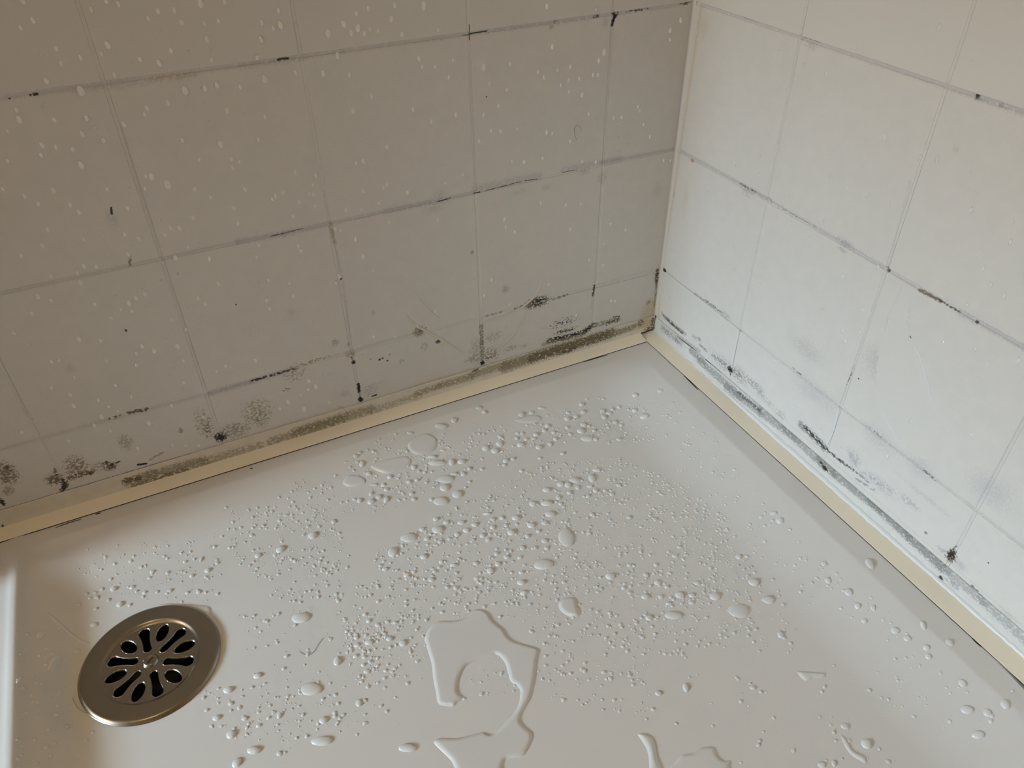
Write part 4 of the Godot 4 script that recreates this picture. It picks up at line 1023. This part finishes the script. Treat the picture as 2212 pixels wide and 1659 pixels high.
func strip_mesh(profile: Array, u0: float, u1: float, right: bool, length_mm: float, from: int, to: int) -> ArrayMesh:
	# sweeps points (out of the wall, up) along the wall; v of the texture is the way down the strip
	var s := Shape.new()
	var way := [0.0]
	for i in range(1, profile.size()):
		way.append(way[-1] + (profile[i] - profile[i - 1]).length())
	var at := func(p: Vector2, u: float) -> Vector3:
		return Vector3(-p.x, p.y, u) if right else Vector3(u, p.y, p.x)
	var nn := []
	for i in profile.size():
		var d: Vector2 = profile[mini(i + 1, to)] - profile[maxi(i - 1, from)]
		nn.append(Vector2(-d.y, d.x).normalized())
	var steps := 24
	for i in range(from, to):
		for k in steps:
			var a := lerpf(u0, u1, float(k) / steps)
			var b := lerpf(u0, u1, float(k + 1) / steps)
			var low := 0.0 if right else -length_mm
			var ta := Vector2((a * 1000.0 - low) / length_mm, way[i] * 1000.0 / 20.0)
			var tb := Vector2((b * 1000.0 - low) / length_mm, way[i] * 1000.0 / 20.0)
			var tc := Vector2(tb.x, way[i + 1] * 1000.0 / 20.0)
			var td := Vector2(ta.x, tc.y)
			s.quad(at.call(profile[i], a), at.call(profile[i], b), at.call(profile[i + 1], b), at.call(profile[i + 1], a), at.call(nn[i], 0.0), at.call(nn[i], 0.0), at.call(nn[i + 1], 0.0), at.call(nn[i + 1], 0.0), ta, tb, tc, td)
	return s.made()


func strips() -> void:
	# back: upright flange, small inside curve, foot that lies on the rim of the tray
	var b := [Vector2(0.0002, -0.0690), Vector2(0.0012, -0.0692), Vector2(0.0015, -0.0700), Vector2(0.0017, -0.0815), Vector2(0.0024, -0.0845), Vector2(0.0044, -0.0868), Vector2(0.0070, -0.0880), Vector2(0.0190, -0.0906), Vector2(0.0196, -0.0910), Vector2(0.0198, -0.0925)]
	var o := thing("sealing_strip", "cream plastic sealing strip along the back wall with olive brown mould", "sealing strip", Vector3.ZERO, "sealing strips round the tray")
	put("upright_flange", strip_mesh(b, -0.84, -0.0022, false, 840.0, 0, 5), M.strip_back, o)
	put("foot_flange", strip_mesh(b, -0.84, -0.0243, false, 840.0, 5, 8), M.cream, o)
	put("dirty_gap_line", strip_mesh(b, -0.84, -0.0243, false, 840.0, 8, 9), M.dirt, o)  # dark dirty gap between strip and tray, drawn as colour on the edge
	# right: a little lower, its foot runs through to the back wall
	var r := [Vector2(0.0002, -0.0710), Vector2(0.0012, -0.0712), Vector2(0.0015, -0.0720), Vector2(0.0017, -0.0855), Vector2(0.0022, -0.0880), Vector2(0.0038, -0.0896), Vector2(0.0060, -0.0902), Vector2(0.0232, -0.0908), Vector2(0.0238, -0.0912), Vector2(0.0240, -0.0925)]
	var q := thing("sealing_strip", "cream plastic sealing strip along the brighter wall with grey mould and white sealant", "sealing strip", Vector3.ZERO, "sealing strips round the tray")
	put("upright_flange", strip_mesh(r, 0.0022, 0.86, true, 645.0, 0, 5), M.strip_right, q)
	put("foot_flange", strip_mesh(r, 0.0022, 0.86, true, 645.0, 5, 8), M.cream, q)
	put("dirty_gap_line", strip_mesh(r, 0.0022, 0.86, true, 645.0, 8, 9), M.dirt, q)  # same dark dirty gap, coloured onto the edge of the right strip


# ------------------------------------------------------------------ drain

func slot_distance(p: Vector2) -> float:
	# distance from the edge of the nearest hole of the drain cover, negative inside a hole
	var best := 1.0
	var r := p.length()
	var turn := atan2(p.y, p.x) - deg_to_rad(26.0)
	for k in 12:
		var a := turn - k * PI / 6
		var q := Vector2(r * cos(a), r * sin(a))
		if q.x <= 0.0:
			continue
		var d := 1.0
		if k % 2 == 0:
			# long slot, wider at its outer end and narrow at the waist
			var t := clampf((q.x - 0.0140) / (0.0318 - 0.0140), 0.0, 1.0)
			var half := lerpf(0.0031, 0.0045, t) - 0.0009 * sin(PI * t)
			d = q.distance_to(Vector2(lerpf(0.0140, 0.0318, t), 0.0)) - half
		else:
			var e := (q - Vector2(0.0280, 0.0)) / Vector2(0.0084, 0.0048)
			d = (e.length() - 1.0) * 0.0058
		best = minf(best, d)
	return best


func cover_y(p: Vector2) -> float:
	var r := p.length() / DRAIN_RADIUS
	var y := 0.0032
	y -= 0.0021 * (1.0 - ease01((r - 0.65) / 0.08))        # the middle is sunk
	y -= 0.0026 * pow(clampf((r - 0.93) / 0.07, 0.0, 1.0), 2.0)  # the rim rolls down
	var d := slot_distance(p)
	if d < 0.0011:
		var t := clampf(1.0 - d / 0.0011, 0.0, 1.0)
		y += 0.0005 * sin(PI * minf(t, 1.0)) - 0.0011 * t * t
	return y


func drain() -> void:
	var root := thing("drain_cover", "round brushed steel drain cover with radial slots and a centre screw", "drain", Vector3(DRAIN.x, DRAIN_Y, DRAIN.y))
	var s := Shape.new()
	var nr := 84
	var na := 288
	var pts := []
	for i in nr + 1:
		var r := DRAIN_RADIUS * pow(float(i) / nr, 0.9)
		for k in na:
			var p := Vector2(r * cos(TAU * k / na), r * sin(TAU * k / na))
			var e := 0.0002
			var n := Vector3(cover_y(p - Vector2(e, 0)) - cover_y(p + Vector2(e, 0)), 2 * e, cover_y(p - Vector2(0, e)) - cover_y(p + Vector2(0, e))).normalized()
			pts.append([Vector3(p.x, cover_y(p), p.y), n, slot_distance(p) if r > 0.006 and r < 0.042 else 1.0])
	for i in nr:
		for k in na:
			var a: Array = pts[i * na + k]
			var b: Array = pts[i * na + (k + 1) % na]
			var c: Array = pts[(i + 1) * na + (k + 1) % na]
			var d: Array = pts[(i + 1) * na + k]
			for tri in [[a, b, c], [a, c, d]]:
				var keep := []
				var cut := []
				for m in 3:
					var p: Array = tri[m]
					var q: Array = tri[(m + 1) % 3]
					if p[2] >= 0.0:
						keep.append(p)
					if (p[2] >= 0.0) != (q[2] >= 0.0):
						var t: float = p[2] / (p[2] - q[2])
						var w := [p[0].lerp(q[0], t), p[1].lerp(q[1], t).normalized(), 0.0]
						keep.append(w)
						cut.append(w)
				for m in range(1, keep.size() - 1):
					s.tri(keep[0][0], keep[m][0], keep[m + 1][0], keep[0][1], keep[m][1], keep[m + 1][1])
				if cut.size() == 2:
					# the cut edge of the sheet
					var u: Vector3 = cut[0][0]
					var v: Vector3 = cut[1][0]
					var side := (v - u).cross(Vector3.UP).normalized()
					var mid := (u + v) / 2 + side * 0.0004
					if slot_distance(Vector2(mid.x, mid.z)) > 0.0:
						side = -side
					s.flat(u, v, v - Vector3(0, 0.0012, 0), u - Vector3(0, 0.0012, 0), side)
	put("slotted_plate", s.made(), M.steel, root)
	# countersunk screw with a slot
	var screw := put("screw", lathe(PackedVector2Array([Vector2(0.0, 0.0029), Vector2(0.0026, 0.0028), Vector2(0.0036, 0.0031), Vector2(0.0046, 0.0035), Vector2(0.0055, 0.0031), Vector2(0.0064, 0.0018), Vector2(0.0070, 0.0006)]), 32), M.steel, root)
	var sl := box_mesh(Vector3(-0.0032, 0.0024, -0.0005), Vector3(0.0032, 0.0031, 0.0005))
	var slot := put("screw_slot", sl, M.dark_pipe, screw)
	slot.rotation.y = deg_to_rad(38.0)
	# the waste pipe below
	var pipe := PackedVector2Array([Vector2(0.0, -0.075), Vector2(0.030, -0.072), Vector2(0.040, -0.06), Vector2(0.043, -0.03), Vector2(0.046, -0.002), Vector2(0.052, -0.0008)])
	put("waste_trap", lathe(pipe), M.dark_pipe, root)
	put("cross_bar", box_mesh(Vector3(-0.042, -0.016, -0.004), Vector3(0.042, -0.009, 0.004)), M.dark_pipe, root)


# ------------------------------------------------------------------ sealant, hairs

func smooth_path(p: Array, make: Callable, per := 6) -> PackedVector3Array:
	# a curve through points given as u, v pairs in millimetres
	var c := []
	for i in range(0, p.size() - 1, 2):
		c.append(Vector2(p[i], p[i + 1]) / 1000.0)
	var out := PackedVector3Array()
	for i in c.size() - 1:
		for k in per:
			var q: Vector2 = c[i].cubic_interpolate(c[i + 1], c[maxi(i - 1, 0)], c[mini(i + 2, c.size() - 1)], float(k) / per)
			out.append(make.call(q))
	out.append(make.call(c[-1]))
	return out


func ridge(pts: PackedVector3Array, width: float, height: float, out_of: Vector3) -> ArrayMesh:
	# a smear of filler: a low rounded ridge along a path on a wall, tapering at its ends
	var s := Shape.new()
	var n := pts.size()
	var rows := []
	for i in n:
		var d := (pts[mini(i + 1, n - 1)] - pts[maxi(i - 1, 0)]).normalized()
		var side := d.cross(out_of).normalized()
		var t := sin(PI * clampf((i + 0.3) / n, 0.0, 1.0))
		var w := width * (0.35 + 0.65 * sqrt(t))
		var row := []
		for k in 7:
			var a := PI * k / 6.0
			row.append([pts[i] + side * cos(a) * w + out_of * (sin(a) * height * (0.3 + 0.7 * t) - 0.0001), (side * cos(a) * height / width + out_of * sin(a) + out_of * 0.05).normalized()])
		rows.append(row)
	for i in n - 1:
		for k in 6:
			var a: Array = rows[i][k]
			var b: Array = rows[i][k + 1]
			var c: Array = rows[i + 1][k + 1]
			var d: Array = rows[i + 1][k]
			s.quad(a[0], b[0], c[0], d[0], a[1], b[1], c[1], d[1])
	return s.made()


func sealant_and_hairs() -> void:
	# the bead of sealant in the corner of the walls, above the strips
	var bead := thing("corner_sealant", "narrow off-white sealant bead filling the upright corner between the tiled walls", "sealant")
	var s := Shape.new()
	var steps := 60
	for i in steps:
		var ya := lerpf(-0.069, 0.9, float(i) / steps)
		var yb := lerpf(-0.069, 0.9, float(i + 1) / steps)
		for k in 6:
			var rows := []
			for e in [[ya, k], [yb, k], [yb, k + 1], [ya, k + 1]]:
				var r: float = 0.0028 + 0.0006 * fine.get_noise_2d(e[0] * 60.0, 3.0)
				var a: float = PI / 2 * e[1] / 6.0
				# concave fillet touching both walls
				rows.append([Vector3(-r + r * sin(a), e[0], r - r * cos(a)) + Vector3(-0.00005, 0, 0.00005), Vector3(-sin(a), 0, cos(a))])
			s.quad(rows[0][0], rows[1][0], rows[2][0], rows[3][0], rows[0][1], rows[1][1], rows[2][1], rows[3][1])
	put("bead", s.made(), M.tile_plain, bead)
	# white sealant squeezed out above the foot of the strip on the right wall
	var wb := thing("white_sealant", "ragged white sealant bead lying on the cream strip under grey mould", "sealant")
	var t := Shape.new()
	var n := 150
	var rows := []
	for i in n + 1:
		var z := lerpf(0.06, 0.62, float(i) / n)
		var big := clampf((z - 0.1) / 0.12, 0.0, 1.0) * clampf((0.66 - z) / 0.3, 0.25, 1.0)
		var up := (0.0012 + 0.0022 * big) * (1.0 + 0.45 * fine.get_noise_2d(z * 260.0, 1.0))
		var outw := (0.0020 + 0.0016 * big) * (1.0 + 0.3 * fine.get_noise_2d(z * 200.0, 9.0))
		var row := []
		for k in 6:
			var a := PI / 2 * k / 5.0
			var p := Vector3(-0.0014 - outw * sin(a) * 0.9 - 0.0008 * (k / 5.0), -0.0896 + up * cos(a) - 0.0009 * (k / 5.0), z)
			row.append([p, Vector3(-sin(a) * 0.9 - 0.2, cos(a) * 0.9 + 0.2, 0).normalized()])
		rows.append(row)
	for i in n:
		for k in 5:
			t.quad(rows[i][k][0], rows[i][k + 1][0], rows[i + 1][k + 1][0], rows[i + 1][k][0], rows[i][k][1], rows[i][k + 1][1], rows[i + 1][k + 1][1], rows[i + 1][k][1])
	put("bead", t.made(), M.sealant, wb)
	# smears of filler on the tiles
	var back_smears := ["thick slanting smear of dried sealant starting at a small mould spot on the back wall", "long curved smear of dried sealant crossing the lowest joint of the back wall", "curved smear of dried sealant ending at the speckled mould above the back strip", "faint short smear of dried sealant above the slanting smear on the back wall"]
	var right_smears := ["long curved ridge of sealant edging the wiped film on the brighter wall", "lower curved ridge of sealant beside the upright joint on the brighter wall", "short whitish sealant line filling the upright joint closest to the walls' corner", "short whitish sealant line filling the upright joint above the branching mould"]
	for i in RIDGES_BACK.size():
		var p: Array = RIDGES_BACK[i]
		tag(put("sealant_smear", ridge(smooth_path(p, func(q: Vector2) -> Vector3: return Vector3(q.x, q.y, 0.0002)), 0.0016, 0.0006, Vector3(0, 0, 1)), M.sealant_old), back_smears[i], "sealant smear", "sealant smears on the back wall")
	for i in RIDGES_RIGHT.size():
		var p: Array = RIDGES_RIGHT[i]
		tag(put("sealant_smear", ridge(smooth_path(p, func(q: Vector2) -> Vector3: return Vector3(-0.0002, q.y, q.x)), 0.0012, 0.00032, Vector3(-1, 0, 0)), M.sealant), right_smears[i], "sealant smear", "sealant smears on the brighter wall")
	var film := blob(FILM_RIGHT, 0.0014, 0.0002, 0.003, func(q: Vector2, h: float) -> Vector3: return Vector3(-0.0001 - h, q.y, q.x))
	tag(put("sealant_film", film, M.tile_plain), "large thin whitish film of wiped sealant spread over a tile beside the joint", "sealant film")
	# specks and residue of dirt along the strips
	for d in DIRT:
		var line := smooth_path(d[1], func(q: Vector2) -> Vector3: return Vector3(q.x, tray_y(q.x, q.y) + 0.0001, q.y), 4)
		tag(put("dirt_residue", ridge(line, d[0], d[0] * 0.5, Vector3.UP), M.dirt if d[2] else M.residue), d[3], "dirt")
	# hairs
	var hairs := [
		[HAIR_ON_WALL, func(q: Vector2) -> Vector3: return Vector3(q.x, q.y, 0.0003), "fine dark hair curled like a hook on the shaded wall tile"],
		[HAIR_ON_TRAY, func(q: Vector2) -> Vector3: return Vector3(q.x, tray_y(q.x, q.y) + 0.0003, q.y), "fine brown hair lying in a curve on the white tray"],
		[HAIR_BY_DRAIN, func(q: Vector2) -> Vector3: return Vector3(q.x, tray_y(q.x, q.y) + 0.0004, q.y), "fine brown hair tucked against the rim of the drain cover"],
		[HAIR_ON_STRIP, func(q: Vector2) -> Vector3: return Vector3(q.x, -0.0695 - q.y, 0.0021), "short dark hair stuck across the mouldy cream strip"]]
	for h in hairs:
		var path := smooth_path(h[0], h[1], 8)
		var radii := PackedFloat32Array()
		radii.resize(path.size())
		radii.fill(0.00011)
		tag(put("hair", tube(path, radii, 5), M.hair), h[2], "hair")


# ------------------------------------------------------------------ water

func blob(p: Array, edge: float, height: float, cell: float, place: Callable) -> ArrayMesh:
	# a pool with this outline (u, v pairs in millimetres): rises from its edge and stays flat within; it dips just below the surface outside
	var outline := PackedVector2Array()
	var c := []
	for i in range(0, p.size() - 1, 2):
		c.append(Vector2(p[i], p[i + 1]) / 1000.0)
	for i in c.size():
		for k in 4:
			outline.append(c[i].cubic_interpolate(c[(i + 1) % c.size()], c[i - 1], c[(i + 2) % c.size()], k / 4.0))
	var lo := outline[0]
	var hi := outline[0]
	for q in outline:
		lo = lo.min(q)
		hi = hi.max(q)
	lo -= Vector2(cell, cell) * 2
	var nx := ceili((hi.x - lo.x) / cell) + 3
	var ny := ceili((hi.y - lo.y) / cell) + 3
	var dist := PackedFloat32Array()
	dist.resize((nx + 1) * (ny + 1))
	for j in ny + 1:
		for i in nx + 1:
			var q := lo + Vector2(i, j) * cell
			var best := 1e9
			for k in outline.size():
				best = minf(best, q.distance_squared_to(Geometry2D.get_closest_point_to_segment(q, outline[k], outline[(k + 1) % outline.size()])))
			var d := sqrt(best)
			dist[j * (nx + 1) + i] = d if Geometry2D.is_point_in_polygon(q, outline) else -d
	for j in range(1, ny):
		for i in range(1, nx):
			var at := j * (nx + 1) + i
			if dist[at] < -cell and dist[at - 1] > 0.0 and dist[at + 1] > 0.0:
				dist[at] = -dist[at]  # a point that lay level with a corner of the outline
	var rise := func(d: float) -> float:
		if d <= 0.0:
			return d * 0.8
		var t := minf(d / edge, 1.0)
		return height * (1.0 - (1.0 - t) * (1.0 - t))
	var pts := []
	for j in ny + 1:
		for i in nx + 1:
			pts.append(place.call(lo + Vector2(i, j) * cell, rise.call(dist[j * (nx + 1) + i])))
	var nn := []
	for j in ny + 1:
		for i in nx + 1:
			var du: Vector3 = pts[j * (nx + 1) + mini(i + 1, nx)] - pts[j * (nx + 1) + maxi(i - 1, 0)]
			var dv: Vector3 = pts[mini(j + 1, ny) * (nx + 1) + i] - pts[maxi(j - 1, 0) * (nx + 1) + i]
			var n := du.cross(dv).normalized()
			var o: Vector3 = place.call(lo, 1.0) - place.call(lo, 0.0)
			nn.append(n if n.dot(o) > 0 else -n)
	var s := Shape.new()
	for j in ny:
		for i in nx:
			var a := j * (nx + 1) + i
			var d := a + nx + 1
			if maxf(maxf(dist[a], dist[a + 1]), maxf(dist[d], dist[d + 1])) < -cell * 0.2:
				continue
			s.quad(pts[a], pts[a + 1], pts[d + 1], pts[d], nn[a], nn[a + 1], nn[d + 1], nn[d])
	return s.made()


const PUDDLE_LABELS := [
	"large hook-shaped puddle curling over the middle of the tray floor", "long narrow curved puddle beside the hook-shaped puddle", "wide flat puddle at the open edge of the tray", "thin wavy water streak near the open edge of the tray",
	"wedge-shaped puddle alone on the bare tray floor below the brighter wall", "chunky rounded puddle beside the hook-shaped puddle's tip", "thin film of water hugging the rim of the drain cover",
	"broad shallow puddle among droplets below the back strip", "second broad shallow puddle among droplets below the back strip, farther from the corner", "oval shallow puddle among droplets toward the drain end of the back strip", "flat oval puddle by the droplets near the walls' corner", "thin water trickle running down to the drain cover"]


func puddles() -> void:
	var deep := [0.0011, 0.0012, 0.0011, 0.001, 0.0011, 0.0013, 0.0007, 0.0008, 0.0008, 0.0008, 0.0008, 0.0007]
	for i in PUDDLES.size():
		var place := func(q: Vector2, h: float) -> Vector3: return Vector3(q.x, tray_y(q.x, q.y) + h, q.y)
		tag(put("puddle", blob(PUDDLES[i], 0.0038, deep[i] * 1.35, 0.001 if i else 0.0012, place), M.pool), PUDDLE_LABELS[i], "puddle")


func drop_mesh(variant: int, tall: float, rings: int, sides: int, tail: float) -> ArrayMesh:
	# a bead of water of radius 1 in the x, z plane, a little lopsided; its skirt dips just below what it lies on
	var s := Shape.new()
	var ph := variant * 1.7
	var outline := func(a: float) -> float:
		var k := 1.0 + 0.06 * sin(2 * a + ph) + 0.035 * sin(3 * a + ph * 2.0)
		if tail > 0.0:
			k *= 1.0 + tail * pow(maxf(0.0, -sin(a)), 3.0)
		return k
	var at := func(i: int, a: float) -> Vector3:
		var t := float(i) / rings
		var r: float = sin(t * PI / 2)
		var h := tall * (cos(t * PI / 2) * 0.75 + 0.25 * (1.0 - r * r * r * r)) - (0.06 if i == rings else 0.0)
		var k: float = outline.call(a)
		return Vector3(r * k * cos(a), h, r * k * sin(a))
	for i in rings:
		for k in sides:
			var a := TAU * k / sides
			var b := TAU * (k + 1) / sides
			var q := [at.call(i, a), at.call(i, b), at.call(i + 1, b), at.call(i + 1, a)]
			var n := []
			for p: Vector3 in q:
				n.append(Vector3(p.x * tall, (p.y + 0.08) / tall, p.z * tall).normalized() if p.length() > 0.01 else Vector3.UP)
			if i == 0:
				s.tri(q[0], q[2], q[3], n[0], n[2], n[3])
			else:
				s.quad(q[0], q[1], q[2], q[3], n[0], n[1], n[2], n[3])
	return s.made()


func upright(n: Vector3, turn: float) -> Basis:
	var x := Vector3(0.898, 0, 0.4387).rotated(Vector3.UP, turn)
	x = (x - n * x.dot(n)).normalized()
	return Basis(x, n, x.cross(n))


func droplets() -> void:
	# beads on the tray: the large ones one by one, the fine spray as a mass
	var beads := []
	for k in 6:
		beads.append(drop_mesh(k, 0.52, 6, 20, 0.0))
	for i in range(0, TRAY_DROPS.size(), 4):
		var x: float = TRAY_DROPS[i] / 1000.0
		var z: float = TRAY_DROPS[i + 1] / 1000.0
		var o := put("water_drop", beads[(i / 4) % 6], M.water)
		var a: float = TRAY_DROPS[i + 2] / 1000.0
		var b: float = TRAY_DROPS[i + 3] / 1000.0
		var h := minf(sqrt(a * b), 0.0042)
		o.transform = Transform3D(upright(tray_normal(x, z), 0.0).scaled_local(Vector3(a, h, b)), Vector3(x, tray_y(x, z), z))
		var mid := sqrt(a * b) * 1000.0
		var size := "large" if mid > 4.2 else "small" if mid < 2.3 else "medium-sized"
		var shape := "long oval" if maxf(a / b, b / a) > 1.45 else "rounded"
		tag(o, "%s %s clear water drop beaded on the white tray" % [size, shape], "water drop", "%s %s water drops on the tray" % [size, shape])
	var spots: Array[Transform3D] = []
	for i in range(0, TRAY_SMALL_DROPS.size(), 3):
		var r: float = TRAY_SMALL_DROPS[i + 2] / 1000.0
		spots.append(on_tray(TRAY_SMALL_DROPS[i] / 1000.0, TRAY_SMALL_DROPS[i + 1] / 1000.0, r))
	var pools := []
	for p in PUDDLES:
		var pool := PackedVector2Array()
		for i in range(0, p.size() - 1, 2):
			pool.append(Vector2(p[i], p[i + 1]) / 1000.0)
		pools.append(pool)
	for area in SPRAY:
		var outline := PackedVector2Array()
		var lo := Vector2(9, 9)
		var hi := Vector2(-9, -9)
		for i in range(0, area[1].size(), 2):
			var q := Vector2(area[1][i], area[1][i + 1]) / 1000.0
			outline.append(q)
			lo = lo.min(q)
			hi = hi.max(q)
		var made := 0
		var tries := 0
		while made < area[0] and tries < area[0] * 20:
			tries += 1
			var q := Vector2(rng.randf_range(lo.x, hi.x), rng.randf_range(lo.y, hi.y))
			if not Geometry2D.is_point_in_polygon(q, outline) or 0.5 + coarse.get_noise_2d(q.x * 600.0, q.y * 600.0) < rng.randf() * 0.9:
				continue
			if q.distance_to(DRAIN) < DRAIN_RADIUS + 0.002 or pools.any(func(o: PackedVector2Array) -> bool: return Geometry2D.is_point_in_polygon(q, o)):
				continue
			made += 1
			spots.append(on_tray(q.x, q.y, 0.00055 + 0.0013 * pow(rng.randf(), 2.2)))
	mass("fine_spray", drop_mesh(2, 0.5, 4, 10, 0.0), spots, "fine spray of tiny water beads scattered over the white tray")
	# drops running down the walls
	var runs := []
	for k in 5:
		runs.append(drop_mesh(k + 8, 0.42, 5, 16, 0.75))
	for w in [[WALL_DROPS_BACK, false], [WALL_DROPS_RIGHT, true]]:
		var list: Array = w[0]
		for i in range(0, list.size(), 3):
			var r: float = 0.00155 * list[i + 2]
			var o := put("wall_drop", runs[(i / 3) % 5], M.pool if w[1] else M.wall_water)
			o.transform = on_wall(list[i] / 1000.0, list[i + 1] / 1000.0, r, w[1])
			if w[1]:
				tag(o, "faint clear water drop clinging to the brighter tiled wall", "water drop", "water drops on the brighter wall")
			else:
				var size := "large" if list[i + 2] > 1.25 else "small"
				tag(o, "%s clear water drop clinging to the shaded back wall" % size, "water drop", "%s water drops on the back wall" % size)
	var fine_runs: Array[Transform3D] = []
	for i in 620:
		fine_runs.append(on_wall(rng.randf_range(-0.76, -0.01), rng.randf_range(-0.03, 0.36) if i % 5 else rng.randf_range(-0.065, 0.0), 0.0004 + 0.0006 * pow(rng.randf(), 2.0), false))
	for i in 110:
		fine_runs.append(on_wall(rng.randf_range(0.02, 0.52), rng.randf_range(-0.06, 0.3), 0.0004 + 0.0005 * rng.randf(), true))
	mass("wall_spray", drop_mesh(9, 0.42, 4, 10, 0.9), fine_runs, "fine spray of tiny water beads clinging to both tiled walls")


func on_tray(x: float, z: float, r: float) -> Transform3D:
	return Transform3D(upright(tray_normal(x, z), rng.randf() * TAU).scaled_local(Vector3(r * rng.randf_range(0.85, 1.2), r, r)), Vector3(x, tray_y(x, z), z))


func on_wall(u: float, v: float, r: float, right: bool) -> Transform3D:
	# the bead's z axis points down the wall, so that its tail points up
	var n := Vector3(-1, 0, 0) if right else Vector3(0, 0, 1)
	var down := Vector3.DOWN.rotated(n, rng.randf_range(-0.15, 0.15))
	var wide := n.cross(down)
	return Transform3D(Basis(wide, n, down).scaled_local(Vector3(r * 0.85, r, r * 1.1)), Vector3(0, v, u) if right else Vector3(u, v, 0))


func mass(called: String, mesh: Mesh, spots: Array[Transform3D], label: String) -> void:
	var mm := MultiMesh.new()
	mm.transform_format = MultiMesh.TRANSFORM_3D
	mm.mesh = mesh
	mm.instance_count = spots.size()
	for i in spots.size():
		mm.set_instance_transform(i, spots[i])
	var o := MultiMeshInstance3D.new()
	o.name = called
	o.multimesh = mm
	o.material_override = M.water
	add_child(o)
	tag(o, label, "water spray")
	o.set_meta("kind", "stuff")
